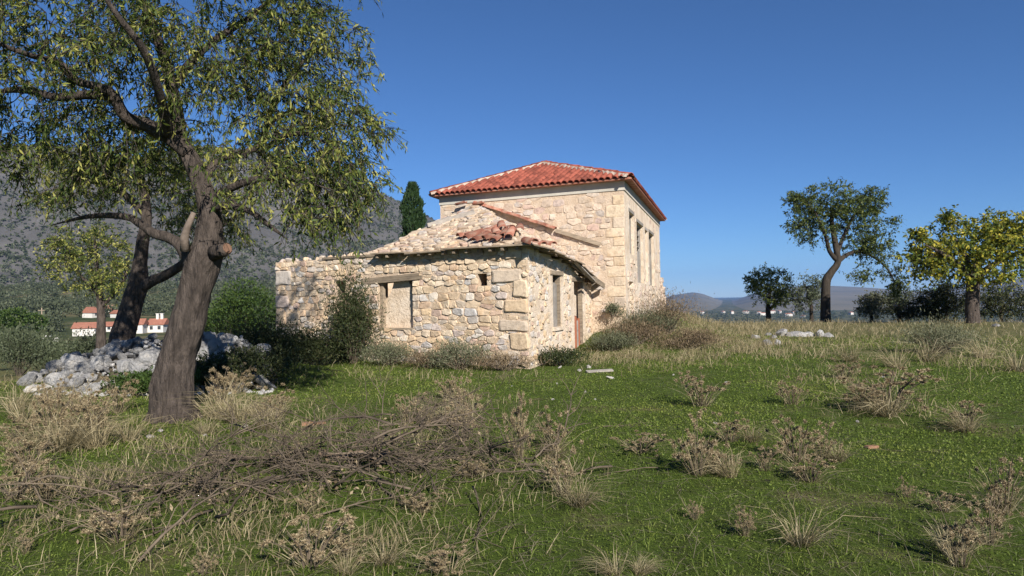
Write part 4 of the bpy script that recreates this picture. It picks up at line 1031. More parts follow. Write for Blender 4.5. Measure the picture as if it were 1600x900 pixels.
bush('dry_shrub', 'low dry weeds at the foot of the annex corner', WB, off_wall(af, 806, 572, .5), .8, .4, .34, M['leaf_dry'], 1700, .11, .10, 26, 1.0, seed=7)
bush('green_weed', 'dark green weeds at the base of the annex corner', WB, off_wall(asd, 846, 572, .45), .7, .4, .36, M['leaf_dark'], 3000, .08, .25, 18, .8, seed=8)
bush('green_weed', 'small green plant rooted at the house corner', WB, on_plane(962, 494, Hc, hf.n) + hf.n * .25, .28, .2, .38, M['leaf_sage'], 1200, .06, .35, 12, .6, seed=9)
SB = 'shrubs on the earth bank beside the house'
for i, (px, py, rx, h, mt, lab, bi) in enumerate([(990, 540, .9, .75, 'leaf_dry', 'dry tan shrub at the foot of the house corner', -.05), (1045, 520, 1.0, 1.15, 'leaf_dry', 'tall rust-brown dry bush against the house side wall', .0), (960, 548, .6, .5, 'leaf_sage', 'low green-grey shrub between annex door and house corner', 0), (1010, 522, .8, .7, 'leaf_sage', 'green tufted shrub under the house side wall', -.1), (1075, 545, .9, .5, 'leaf_dry', 'spreading twiggy dry shrub on the bank past the house', -.1)]):
    bush('bank_shrub', lab, SB, gpt(px, py), rx, .6, h, M[mt], 4200, .085, .16, 34, .8, seed=20 + i, bias=bi)
bush('sage_bush', 'silvery sage bush among dry grass below the broad yellowing tree', None, gpt(1468, 552), .95, .7, .75, M['leaf_sage'], 5500, .085, .16, 34, .9, seed=31, bias=.12)

# olive shrubs on the falling ground beyond the heap of stones
OL = 'olive shrubs below the stone heap'
for i, (px, py, w, h) in enumerate([(30, 572, 75, 70), (95, 556, 38, 36), (75, 582, 62, 56), (128, 578, 60, 54), (150, 545, 40, 36), (-40, 575, 80, 75), (175, 560, 36, 36)]):
    p = P(px, py, 30 + (i % 3) * 4); p.z = ground(p.x, p.y); k = p.y / F
    bush('olive_shrub', 'rounded grey-green olive shrub on the slope below the stone heap', OL, p, w * .5 * k, w * .45 * k, h * k, M['leaf_olive'], 4500, .13, .3, 22, .5, seed=60 + i, stemmat=M['bark'])

# ------------------------------------------------------------------ pines and woodland in the valley
def crown_cloud(c, r, n, ll, g, lumps=9):
    cs = [np.array(c) + np.array(r) * (v / np.linalg.norm(v)) * g.uniform(.35, .8) for v in g.normal(size=(lumps, 3))]
    k = g.integers(0, lumps, n); v = g.normal(size=(n, 3)); v /= np.linalg.norm(v, axis=1)[:, None]
    C_ = np.array(cs)[k] + v * (np.array(r) * .48) * g.uniform(.75, 1.05, (n, 1)); return leaf_quads(C_, v + g.normal(size=(n, 3)) * .6 + np.array([0, 0, .3]), ll * g.uniform(.6, 1.3, n), ll * .6 * g.uniform(.6, 1.2, n)), k
g_ = np.random.default_rng(77)
PG = 'bright green pines beyond the valley edge'
for px, py, w, h, Y, lab in [(385, 520, 110, 100, 70, 'dense bright green pine between the leaning trunk and the annex'), (345, 515, 60, 60, 85, 'rounded pine partly behind the leaning trunk'), (15, 500, 90, 62, 120, 'dense green pine above the parked car'), (-60, 505, 90, 70, 115, 'broad pine past the parked car'), (305, 497, 60, 55, 130, 'pine behind the red-roofed house with chimneys')]:
    b = P(px, py, Y); b.z = ground(b.x, b.y); k = Y / F; t = empty('pine_tree', b, lab, 'tree', PG); H = h * k
    mb = MB(); mb.tube([b - Vector((0, 0, .3)), b + Vector((0, 0, H * .4)), b + Vector((.1, 0, H * .75))], [.25, .2, .08], 8, True, .1, 1); mb.build('trunk', M['bark'], t, True)
    q, kk = crown_cloud((b.x, b.y, b.z + H * .55), (w * k * .5, w * k * .45, H * .46), 9000, .34 * Y / 90, g_, 26); quads_np('crown', q, M['leaf_pine'], t, np.clip(g_.normal(.45, .22, 9000) + (kk % 5 - 2) * .06, 0, 1))
def hill_z(x, y):
    h = BV['mountain'].ray_cast(Vector((x, y, 2000)), Vector((0, 0, -1)))[0]; z = ground(x, y)
    return max(z, h.z) if h else z
QS = []; RS = []
for i in range(1900):                                            # wooded foot of the mountain
    a = math.radians(g_.uniform(-50, -12)); r = 235 + 760 * g_.random() ** 1.1 if i < 1750 else g_.uniform(60, 180)
    x, y = r * math.sin(a), r * math.cos(a)
    if i >= 1750 and not (-.68 < a < -.57): continue
    if -.575 < a < -.445 and r < 345: continue
    z = hill_z(x, y); s_ = g_.uniform(1.7, 4.0) * (1.0 if r > 200 else .42); nq = 130 if r < 480 else 80
    q, kk = crown_cloud((x, y, z + s_ * .8), (s_ * 1.15, s_ * 1.15, s_), nq, s_ * .38 * (1.2 if r > 480 else 1), g_, 6); QS.append(q); RS.append(np.clip(g_.normal(.2 + .6 * g_.random(), .15, nq), 0, 1))
tag(quads_np('woodland', np.concatenate(QS), M['scrub'], None, np.concatenate(RS), (0, 0, 0)), 'grey-green woodland covering the foot of the mountain', 'woodland', kind='stuff')
QS = []; RS = []
for i in range(26000):                                            # scattered scrub on the limestone slope
    a = math.radians(g_.uniform(-50, -6)); r = 780 + 700 * g_.random(); x, y = r * math.sin(a), r * math.cos(a); z = hill_z(x, y)
    if noise.noise((x * .012, y * .012, z * .012)) + g_.normal() * .25 < -.15: continue
    s_ = g_.uniform(1.0, 3.0); k = 8; v = g_.normal(size=(k, 3)); v /= np.linalg.norm(v, axis=1)[:, None]; v[:, 2] = abs(v[:, 2])
    QS.append(leaf_quads(np.array([x, y, z + s_ * .3]) + v * s_ * .25, v + g_.normal(size=(k, 3)) * .5, np.full(k, s_ * 1.1), np.full(k, s_ * .9))); RS.append(np.full(k, g_.random()))
tag(quads_np('mountain_scrub', np.concatenate(QS), M['scrub'], None, np.concatenate(RS), (0, 0, 0)), 'dark scrub bushes dotted over the grey mountain slope', 'scrub', kind='stuff')
QS = []; RS = []
for i in range(700):                                             # groves on the far plain
    a = math.radians(g_.uniform(6, 40)); r = 1450 + 1000 * g_.random(); x, y = r * math.sin(a), r * math.cos(a); z = ground(x, y); s_ = g_.uniform(2.5, 6)
    q, kk = crown_cloud((x, y, z + s_ * .7), (s_ * 1.7, s_ * 1.7, s_), 40, 3.2, g_, 5); QS.append(q); RS.append(np.clip(g_.normal(.4, .2, 40), 0, 1))
tag(quads_np('plain_groves', np.concatenate(QS), M['scrub'], None, np.concatenate(RS), (0, 0, 0)), 'dark tree groves scattered over the distant plain', 'woodland', kind='stuff')

# ------------------------------------------------------------------ village houses, pole, car
def cottage(label, group, p, w, dp, h, rz, rh, chim=0, windows=2, hip=False):
    t = empty('village_house', p, label, 'house', group); R = Matrix.Rotation(rz, 3, 'Z'); X = R @ Vector((1, 0, 0)); Yv = R @ Vector((0, 1, 0)); Zv = Vector((0, 0, 1)); p = Vector(p)
    mb = MB(); mb.box(p - X * w / 2 - Yv * dp / 2 - Zv * 1.5, X * w, Yv * dp, Zv * (h + 1.5)); wl_ = mb.build('wall', M['white'], t)
    o = .35; c = [p + X * (sx * (w / 2 + o)) + Yv * (sy * (dp / 2 + o)) + Zv * (h + .01) for sx, sy in ((-1, -1), (1, -1), (1, 1), (-1, 1))]; k = .0 if not hip else w * .28
    r1, r2 = p - X * (w / 2 + o - k) + Zv * (h + rh), p + X * (w / 2 + o - k) + Zv * (h + rh)
    mb = MB(); mb.add(c + [r1, r2], [(0, 1, 5, 4), (2, 3, 4, 5), (1, 2, 5), (3, 0, 4), (3, 2, 1, 0)]); rf_ = mb.build('roof', M['roofred'], t)
    for i in range(chim):
        mb = MB(); q = p + X * (w * (-.05 + .28 * i)) + Zv * (h + rh * .4); mb.box(q - X * .35 - Yv * .35, X * .7, Yv * .7, Zv * (rh * .6 + 1.3)); mb.box(q - X * .45 - Yv * .45 + Zv * (rh * .6 + 1.31), X * .9, Yv * .9, Zv * .15); mb.build('chimney', M['white'], rf_)
    for i in range(windows):
        q = p + X * (w * ((i + .5) / windows - .5) - .5) - Yv * (dp / 2 + .03) + Zv * (h * .35)
        mb = MB(); mb.box(q, X * 1.0, Yv * .06, Zv * 1.2); wi = mb.build('window', M['white'], t); mb = MB(); mb.box(q + X * .08 + Zv * .08 - Yv * .012, X * .84, Yv * .03, Zv * 1.04); mb.build('pane', M['glass'], wi)
VG = 'village houses below the mountain'
for px, py, Y, wpx, hpx, rz, rh, ch, nw, lab in [
        (136, 533, 190, 44, 13, .25, 1.6, 0, 0, 'long low white house with red roof beside the slender tree trunk'),
        (217, 521, 200, 26, 15, .2, 1.7, 0, 1, 'white house with pale wall just right of the forked almond trunk'.replace('right of', 'beyond')),
        (248, 519, 205, 32, 13, .1, 1.8, 2, 2, 'low house with red roof and two white chimneys'),
        (142, 499, 300, 20, 8, 1.35, 2.6, 0, 1, 'white gabled house on the slope above the long low house'),
        (170, 500, 310, 14, 10, .3, 2.2, 0, 1, 'small house with red roof among trees behind the slender trunk'),
        (184, 501, 300, 16, 7, 1.2, 1.6, 0, 0, 'white low house next to the small red-roofed one on the slope'),
        (172, 520, 215, 16, 9, .4, 1.4, 0, 1, 'small red-roofed outbuilding between slender trunk and forked almond')]:
    p = P(px, py, Y); p.z = ground(p.x, p.y); k = Y / F
    zz = P(px, py, Y).z; p.z = max(p.z, zz - 1.0) if abs(p.z - zz) < 3 else p.z
    cottage(lab, VG, p, wpx * k * .72, 5.0, hpx * k * .9, rz, rh, ch, nw)
gw = P(72, 526, 150); gw.z = ground(gw.x, gw.y); mb = MB(); mb.cbox(gw - Vector((0, 0, .6)), 1.9, .3, 2.1, .2); mb.cbox(gw + Vector((0, 0, 1.502)), 2.0, .4, .08, .2); mb.cbox(gw + Vector((1.75, .2, -.6)), 1.5, .3, 1.6, .2)
tag(mb.build('garden_wall', M['white'], None, org=gw), 'short white garden wall beside the utility pole', 'wall').location = gw
pp = P(65.5, 524, 150); pp.z = ground(pp.x, pp.y); ph = P(65.5, 481, 150).z - pp.z; up_ = empty('utility_pole', pp, 'thin wooden utility pole beside the white garden wall', 'pole')
mb = MB(); mb.tube([pp - Vector((0, 0, .3)), pp + Vector((0, 0, ph))], [.16, .11], 8); mb.build('post', M['wood'], up_, True); mb = MB(); mb.box(pp + Vector((-.7, -.15, ph - .6)), (1.4, 0, 0), (0, .1, 0), (0, 0, .12)); mb.build('crossarm', M['wood'], up_)
def car():
    Y = 165; p = P(41, 514, Y); p.z = max(ground(p.x, p.y), P(41, 514, Y).z - .4); t = empty('parked_car', p, 'dark grey car parked on the track below the pines', 'car'); R = Matrix.Rotation(.75, 3, 'Z')
    prof_ = [(-2.0, .35), (-2.05, .75), (-1.85, .95), (-1.3, 1.02), (-.75, 1.42), (.75, 1.45), (1.35, 1.0), (1.95, .85), (2.05, .6), (2.0, .35)]
    mb = MB(); n = len(prof_); vs = [p + R @ Vector((x, s_ * (.82 if z < 1.1 else .66), z)) for s_ in (-1, 1) for x, z in prof_]
    mb.add(vs, [tuple(range(n)), tuple(range(n, 2 * n))[::-1]] + [(i, n + i, n + (i + 1) % n, (i + 1) % n) for i in range(n)]); mb.build('body', M['carpaint'], t)
    for s_ in (-1, 1):
        mb = MB(); mb.add([p + R @ Vector((x, s_ * .79 if z < 1.1 else s_ * .69, z)) for x, z in ((-1.15, 1.06), (-.68, 1.36), (.68, 1.38), (1.15, 1.06))], [(0, 1, 2, 3)]); mb.build('side_window', M['glass'], t)
        for x in (-1.25, 1.25):
            mb = MB(); mb.tube([p + R @ Vector((x, s_ * .70, .32)), p + R @ Vector((x, s_ * .88, .32))], [.32, .32], 14); mb.build('wheel', M['tyre'], t)
    for x, a, b in ((-1.36, 1.05, 1.39), (1.39, 1.05, 1.39)):
        mb = MB(); x2 = -.82 if x < 0 else .83; mb.add([p + R @ Vector((x * 1.0, -.66, a)), p + R @ Vector((x, .66, a)), p + R @ Vector((x2, .6, b + .02)), p + R @ Vector((x2, -.6, b + .02))], [(0, 1, 2, 3)]); mb.build('windscreen', M['glass'], t)
car()
FV = 'white houses scattered over the distant plain'
for i, (px, py, w) in enumerate([(1165, 490, 14), (1192, 493, 16), (1208, 488, 10), (1130, 486, 6), (1144, 482, 5), (1097, 479, 6), (1060, 473, 8), (1070, 475, 6), (1218, 487, 7), (1232, 494, 14), (1255, 497, 7), (1240, 491, 6), (1186, 491, 9), (1330, 492, 7)]):
    d = ray(px, py); tt = 1000.0
    while tt < 6000 and CAM.z + d.z * tt > ground(d.x * tt, d.y * tt): tt += 10
    p = CAM + d * min(tt, 2350); p.z = ground(p.x, p.y); k = p.y / F
    cottage('tiny white house standing among the groves of the distant plain', FV, p, max(7, w * k * .8), 9, max(3.5, 4.5 * k * .8), (i * .7) % 1.2 - .4, 2.2, 0, 2, True)

# ------------------------------------------------------------------ heap of pale stones and scattered rocks
RP = 'pale limestone rocks heaped behind the leaning almond'
outl = [(40, 611), (75, 602), (100, 588), (130, 574), (160, 560), (200, 545), (245, 530), (300, 520), (345, 510), (375, 514), (405, 548), (430, 590), (440, 606)]
cnt = 0
for i in range(290):
    px = rng.uniform(85, 415) if i > 25 else rng.uniform(45, 150)
    topy = lerp_tab(outl, px); base_y = 612 if px < 300 else 606
    t = rng.random(); z_max = max(.12, (base_y - topy) / F * 14.6 * .70)
    yy = 13.9 + rng.uniform(-.9, 1.6); q = P(px, 600, yy)
    prof_h = max(0, 1 - ((yy - 14.6) / 1.5) ** 2) * z_max
    r = .075 + .17 * rng.random() ** 1.8 + (.08 if rng.random() < .06 else 0)
    z = ground(q.x, q.y) + prof_h * rng.uniform(.75, 1.0) + r * .1
    o = rock('limestone_rock', (q.x, q.y, z), r, M['rock'], None, .6)
    tag(o, 'pale grey limestone rock in the heap behind the leaning almond trunk', 'rock', RP); cnt += 1
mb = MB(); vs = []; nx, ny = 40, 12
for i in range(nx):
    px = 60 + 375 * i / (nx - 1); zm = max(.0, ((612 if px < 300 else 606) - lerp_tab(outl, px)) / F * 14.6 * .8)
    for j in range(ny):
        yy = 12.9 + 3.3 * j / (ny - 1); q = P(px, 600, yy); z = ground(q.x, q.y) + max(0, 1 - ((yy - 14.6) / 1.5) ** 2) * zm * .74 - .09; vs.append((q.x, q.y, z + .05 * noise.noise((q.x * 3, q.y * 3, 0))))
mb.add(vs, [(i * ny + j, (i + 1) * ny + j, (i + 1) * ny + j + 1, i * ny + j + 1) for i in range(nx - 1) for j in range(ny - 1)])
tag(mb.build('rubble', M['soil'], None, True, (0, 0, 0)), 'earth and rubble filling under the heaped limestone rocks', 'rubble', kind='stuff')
mb = MB(); rr = []
for i in range(700):
    px = rng.uniform(50, 425); yy = 13.5 + rng.uniform(-.9, 2.0); q = P(px, 600, yy); zm = max(0, (606 - lerp_tab(outl, px)) / F * 14.6 * .7) * max(0, 1 - ((yy - 14.6) / 1.5) ** 2); r = rng.uniform(.02, .07)
    me = ROCKS[rng.randrange(14)]; R_ = Matrix.Rotation(rng.uniform(0, 6), 3, 'Z') @ Matrix.Rotation(rng.uniform(0, 6), 3, 'X'); c = Vector((q.x, q.y, ground(q.x, q.y) + zm * rng.uniform(.75, .98) + r * .3))
    mb.add([c + R_ @ (v.co * r) for v in me.vertices], [tuple(p.vertices) for p in me.polygons])
tag(mb.build('rubble_chips', M['rock'], None, False, (0, 0, 0)), 'small broken stone chips lying between the heaped rocks', 'rubble', kind='stuff')
for i, (px, py, rx, h, mt) in enumerate([(350, 606, .75, .62, 'leaf_dark'), (405, 604, .8, .7, 'leaf_dark'), (225, 614, .5, .34, 'leaf_pine'), (290, 612, .5, .4, 'leaf_pine')]):
    bush('heap_weed', ['dark weedy bush against the near side of the stone heap', 'dark tangled bush where the stone heap meets the annex bushes', 'low green weeds growing from the front of the stone heap', 'green weeds at the stone heap close behind the leaning trunk'][i], 'weeds growing on the stone heap', gpt(px, py), rx, .45, h, M[mt], 6000, .075, .3, 22, .4, seed=80 + i)
OR = 'weathered rocks breaking through the skyline grass'
for px, py, r in [(1180, 528, .28), (1200, 524, .20), (1208, 529, .26), (1222, 525, .42), (1243, 526, .45), (1262, 526, .35), (1280, 526, .4), (1296, 527, .3), (1200, 539, .3), (1214, 538, .3), (1555, 510, .3)]:
    q = gpt(px, py); tag(rock('rock_outcrop', q + Vector((0, 0, r * .08)), r * .78, M['rock'], None, .2), 'weathered grey rock breaking through dry grass near the skyline tree' if px < 1500 else 'pale rock in the grass beyond the stout yellowing tree', 'rock', OR)
LS = 'small pale stones lying on the lawn'
for px, py, r in [(873, 567, .16), (953, 592, .085), (905, 580, .07), (920, 575, .09), (875, 575, .07), (870, 600, .03), (914, 613, .035), (930, 625, .03), (1135, 600, .06), (864, 625, .035), (1117, 662, .03), (1052, 586, .03), (1440, 600, .04), (1340, 660, .03), (250, 675, .05), (234, 685, .05), (384, 668, .05), (320, 682, .04), (700, 636, .03), (800, 604, .03), (1380, 590, .04), (60, 612, .2), (115, 603, .22)]:
    q = gpt(px, py); lab = {873: 'large pale stone lying at the foot of the annex side wall', 953: 'white rounded stone on the lawn in front of the annex door'}.get(px, 'small pale stone lying loose in the green lawn')
    tag(rock('pale_stone', q + Vector((0, 0, r * .25)), r, M['whitestone'], None, .4), lab, 'stone', LS)
q = gpt(937, 582); mb = MB(); plank(mb, q + Vector((-.3, -.05, .03)), q + Vector((.3, .08, .04)), .11, .03, (0, 1, .2)); tag(mb.build('fallen_plank', M['greywood'], None, org=q), 'grey wooden plank lying on the grass before the annex door', 'plank').location = q
q = gpt(490, 664); mb = MB(); mb.cbox(q + Vector((-.07, 0, -.02)), .17, .10, .06, .3); mb.cbox(q + Vector((.08, .05, -.02)), .11, .09, .05, -.6); tag(mb.build('broken_brick', M['brick'], None, org=q), 'broken orange brick lying in the grass by the brush heap', 'brick').location = q
q = gpt(1362, 700); mb = MB(); mb.cbox(q, .14, .06, .025, .3); tag(mb.build('tile_shard', M['brick'], None, org=q), 'red tile shard lying on the open lawn', 'tile shard').location = q

# ------------------------------------------------------------------ dead brush
def dead_branch(a, heading, L, r0_, g, up0=.25, twigs=6, arch=.2):
    mb = MB(); pts = [np.array(a)]; d = np.array([math.cos(heading), math.sin(heading), up0]); n = 7
    for i in range(n):
        d = d + g.normal(size=3) * np.array([.22, .22, .16]) + np.array([0, 0, -arch * .33]); d /= np.linalg.norm(d); p = pts[-1] + d * L / n
        gz = ground(p[0], p[1]) + r0_; 
        if p[2] < gz: p[2] = gz; d[2] = abs(d[2]) * .3
        pts.append(p)
    mb.tube(pts, [r0_ * (1 - .75 * i / n) for i in range(n + 1)], 5, True)
    for k in range(twigs):
        i = int(g.integers(2, n)); s_ = pts[i]; dv = (pts[i + 1] - pts[i]) if i < n else d; dv = dv / np.linalg.norm(dv) + g.normal(size=3) * .7; dv[2] += .15; dv /= np.linalg.norm(dv); tl = L * g.uniform(.15, .45)
        q1 = s_ + dv * tl * .5; q2 = q1 + (dv + g.normal(size=3) * .35) * tl * .5; q2[2] = max(q2[2], ground(q2[0], q2[1]) + .005)
        mb.tube([s_, q1, q2], [r0_ * .42, r0_ * .3, r0_ * .13], 4, False)
        for _ in range(2):
            e = q1 + (q2 - q1) * g.random(); dv2 = dv + g.normal(size=3) * .8; dv2 /= np.linalg.norm(dv2); mb.tube([e, e + dv2 * tl * .35], [r0_ * .2, r0_ * .08], 3, False)
    return mb
def brush(label, cpx, n, sx, sy, seed, hmax, lmin, lmax, main_dir):
    g = np.random.default_rng(seed); c = gpt(*cpx); t = empty('brush_heap', c, label, 'brush heap', 'heaps of cut branches')
    for i in range(n):
        x, y = c.x + g.normal() * sx, c.y + g.normal() * sy; z = ground(x, y) + abs(g.normal()) * hmax * .5 * math.exp(-((x - c.x) / sx / 1.6) ** 2)
        h = main_dir + g.normal() * .9 + (math.pi if g.random() < .45 else 0)
        dead_branch((x, y, z + .02), h, g.uniform(lmin, lmax), g.uniform(.0045, .015) , g, g.uniform(0, .55), 9).build('branch', M['twig'], t, True)
    nl = 130; lx = c.x + g.normal(size=nl) * sx * .9; ly = c.y + g.normal(size=nl) * sy; C_ = np.stack([lx, ly, np.array([ground(a, b) for a, b in zip(lx, ly)]) + g.random(nl) * hmax * .7], 1)
    tag(quads_np('dead_leaves', leaf_quads(C_, g.normal(size=(nl, 3)), g.uniform(.03, .07, nl), g.uniform(.012, .03, nl)), M['leaf_dry'], t, g.random(nl)), kind='stuff')
    return t
bh1 = brush('tangled heap of cut grey branches with one pale thick branch on top', (600, 735), 88, .80, .40, 5, .42, .5, 1.4, .1)
g1 = np.random.default_rng(3); q = gpt(545, 735); mb = MB(); mb.tube([P(498, 709, q.y - .1), P(530, 713, q.y - .1), P(565, 708, q.y), P(590, 722, q.y + .05)], [.022, .026, .03, .034], 8, True, .08, 2); mb.build('thick_branch', M['paleTwig'], bh1, True)
brush('low heap of thin dead branches with upright twigs nearer the leaning almond', (250, 785), 34, .62, .45, 6, .22, .6, 1.3, .5)
brush('few long bare branches trailing between the two brush heaps', (430, 770), 10, .6, .2, 8, .12, .7, 1.4, .0)
brush('thin bare twigs standing up behind the tangled heap', (700, 665), 20, .55, .3, 9, .2, .35, .7, .3)
q = gpt(222, 882); g2 = np.random.default_rng(4); mbx = dead_branch(tuple(q + Vector((-.02, 0, .02))), 1.0, .75, .013, g2, .4, 7, .05); tag(mbx.build('fallen_branch', M['twig'], None, True, org=q), 'single dark fallen branch pointing out of the low heap', 'branch').location = q

# ------------------------------------------------------------------ dry thistles and tufts
def thistle_mesh(seed, h=.45, w=.22, heads=26, grass=40):
    g = np.random.default_rng(seed); mb = MB(); hc = []
    nst = max(5, heads // 4)
    for i in range(nst):
        a = g.random() * 6.28; q = g.random() ** .6; e = np.array([math.cos(a) * w * q, math.sin(a) * w * q, h * g.uniform(.35, 1.0)]); m_ = e * .45 + np.array([0, 0, .05]); mb.tube([np.array([math.cos(a) * .03, math.sin(a) * .03, -.02]), m_, e], [.005, .004, .003], 4, False)
        for _ in range(max(1, heads // nst)): hc.append(m_ + (e - m_) * g.uniform(.2, 1.0) + g.normal(size=3) * np.array([.05, .05, .035]))
    C_ = []; D_ = []; L_ = []
    for c in hc:
        k = 105; v = g.normal(size=(k, 3)) + np.array([0, 0, .25]); C_.append(np.repeat(c[None], k, 0)); D_.append(v); L_.append(g.uniform(.012, .036, k))
    C_ = np.concatenate(C_); D_ = np.concatenate(D_); L_ = np.concatenate(L_); C_[:, 2] = np.maximum(C_[:, 2], .02)
    Q1 = leaf_quads(C_, D_, L_, L_ * .16)
    n = grass; a = g.random(n) * 6.28; Cg = np.stack([np.cos(a) * w * .4 * g.random(n), np.sin(a) * w * .4 * g.random(n), np.zeros(n)], 1); Dg = np.stack([np.cos(a) * .5, np.sin(a) * .5, np.ones(n)], 1) + g.normal(size=(n, 3)) * .25
    Q2 = blade_quads(Cg, Dg, h * g.uniform(.5, 1.2, n), np.full(n, .005), g.uniform(.1, .7, n))
    return mb.mesh('stalks'), Q1, Q2
def to_mesh(name, Q, mat):
    o = quads_np(name, Q, mat, None, nr.random(len(Q)), (0, 0, 0)); me = o.data; bpy.data.objects.remove(o); return me
TH = []
for s_ in range(6):
    a, q1, q2 = thistle_mesh(100 + s_, .45, .20 + .03 * (s_ % 3), 40 + 10 * (s_ % 4), 60); a.materials.append(M['twig']); TH.append((a, to_mesh('seed_heads', q1, M['thistle']), to_mesh('dry_blades', q2, M['straw'])))
TG = 'dry thistle clumps on the lawn'
def place_word(px, py):
    if px < 760 and py > 700: return 'among the heaps of cut branches'
    if px < 460: return 'around the foot of the leaning almond'
    if px < 900: return 'beside the end of the tangled branches'
    if py > 765: return 'near the large pale straw tuft'
    if py < 645: return 'on the lawn below the skyline grass'
    return 'in the middle of the open lawn'
def size_word(h, w): return 'tall' if w is None or h > w * 1.15 else ('low spreading' if w > h * 1.45 else 'rounded')
def thistle(px, py, hpx, wpx=None, label=None):
    p = gpt(px, py); k = p.y / F; s_ = max(.35, 1.15 * hpx * k / .47); sw_ = s_ if wpx is None else max(.3, 1.12 * wpx * k / .46)
    t = empty('dry_thistle', p, label or ('%s brown dry thistle clump %s' % (size_word(hpx, wpx), place_word(px, py))), 'thistle', TG); t.scale = (sw_, sw_, s_); t.rotation_euler = (0, 0, rng.uniform(0, 6.28)); tm = TH[rng.randrange(6)]
    link('stalks', tm[0], None, t); tag(link('seed_heads', tm[1], None, t), kind='stuff'); link('dry_blades', tm[2], None, t)
for a in [(1098, 635, 48, 66, 'dense round brown thistle clump alone on the open lawn'), (1238, 632, 40, 46), (1385, 640, 60, 110), (1350, 640, 45, 60), (1510, 670, 42, 60), (1000, 708, 28, 72), (1090, 742, 85, 70), (1120, 735, 40, 60), (1140, 690, 42, 60), (1245, 722, 64, 62), (1285, 718, 50, 44), (1265, 752, 40, 80), (1195, 735, 36, 40),
          (812, 718, 95, 42, 'tall narrow brown thistle beside the brush heap'), (865, 705, 62, 60), (880, 775, 70, 60), (872, 745, 40, 30), (1165, 838, 45, 34), (1085, 812, 22, 26), (1418, 778, 24, 26), (1570, 800, 80, 60), (1500, 885, 90, 70), (1545, 850, 70, 60), (1475, 800, 30, 50),
          (485, 885, 70, 120, 'broad brown thistle clump at the near edge of the brush heap'), (318, 897, 36, 40), (372, 615, 42, 48), (85, 640, 48, 46), (150, 660, 46, 60), (482, 800, 34, 44), (190, 845, 60, 100, 'low dark brown thistle heap under the dead branches'), (25, 780, 55, 90, 'dense brown thistle heap at the meadow edge by the dead branches'), (725, 650, 55, 44), (700, 625, 36, 40), (270, 655, 30, 34), (40, 865, 30, 30), (75, 780, 46, 44), (455, 730, 30, 44), (660, 800, 30, 60), (740, 745, 30, 60), (1320, 590, 30, 50), (700, 895, 26, 80), (545, 870, 40, 60), (30, 690, 40, 60), (85, 690, 85, 60), (140, 690, 70, 70), (185, 645, 55, 50), (345, 632, 55, 50), (430, 650, 45, 60), (45, 735, 50, 70), (720, 690, 60, 60), (640, 660, 40, 50)]:
    thistle(*a)
def tuft_mesh(seed, n=170, h=.5, lean=(0.5, 0)):
    g = np.random.default_rng(seed); a = g.random(n) * 6.28; C_ = np.stack([np.cos(a) * .09 * g.random(n), np.sin(a) * .09 * g.random(n), np.full(n, -.01)], 1); D_ = np.stack([np.cos(a) * .55, np.sin(a) * .55, np.ones(n)], 1) + g.normal(size=(n, 3)) * .28 + np.array([lean[0], lean[1], 0])
    return to_mesh('dry_grass_tuft', blade_quads(C_, D_, h * g.uniform(.45, 1.2, n), np.full(n, .0055), g.uniform(.3, 1.1, n)), M['straw'])
TF = [tuft_mesh(200 + i, 150 + 30 * (i % 3), .5, ((-.4, .5, .1, -.1)[i % 4], (.2, -.3, .4, 0)[i % 4])) for i in range(5)]
for (px, py, hpx, *lb) in [(1250, 850, 82, 'large pale straw tuft arching over the lawn'), (905, 790, 62), (1385, 650, 62), (1510, 675, 48), (1140, 745, 55), (1175, 690, 42), (1310, 720, 46), (370, 660, 62), (400, 650, 46), (110, 690, 66), (60, 700, 56), (1560, 795, 56), (1490, 870, 60), (600, 880, 60), (130, 640, 44), (430, 655, 40), (1450, 565, 48), (1400, 575, 48), (1590, 580, 56), (1540, 560, 46), (1330, 565, 40), (730, 660, 50), (690, 660, 46), (25, 640, 52), (870, 715, 40), (320, 680, 40), (540, 900, 50), (960, 905, 50), (1000, 900, 36), (95, 705, 80), (150, 700, 70), (40, 660, 70), (345, 655, 66), (415, 670, 56), (200, 690, 50)]:
    p = gpt(px, min(py, 898)); o = link('dry_grass_tuft', TF[rng.randrange(5)], None); o.location = p; s_ = hpx * p.y / F / .42; o.scale = (s_, s_, s_); o.rotation_euler = (0, 0, rng.uniform(0, 6.28))
    tag(o, lb[0] if lb else ('%s bent straw-coloured grass tuft %s' % ('tall' if hpx > 50 else 'short', place_word(px, py))), 'grass tuft', 'dry grass tufts')

# ------------------------------------------------------------------ ground cover
def scatter(n, r0_, r1_, a0=-52, a1=52, pw=1.0):
    r0_ += 2.0; r1_ += 2.5; r = r0_ * (r1_ / r0_) ** (nr.random(n) ** pw); a = np.radians(nr.uniform(a0, a1, n)); return r * np.sin(a), r * np.cos(a) - 2.5
def inside_buildings(x, y):
    def sd(p, q, s_): return ((q[0] - p[0]) * (y - p[1]) - (q[1] - p[1]) * (x - p[0])) * s_
    a = (sd(Cn, Lf, 1) < .05) & (sd(Cn, Re, -1) < .05)
    return a
def gz(x, y): return np.array([ground(a, b) for a, b in zip(x, y)])
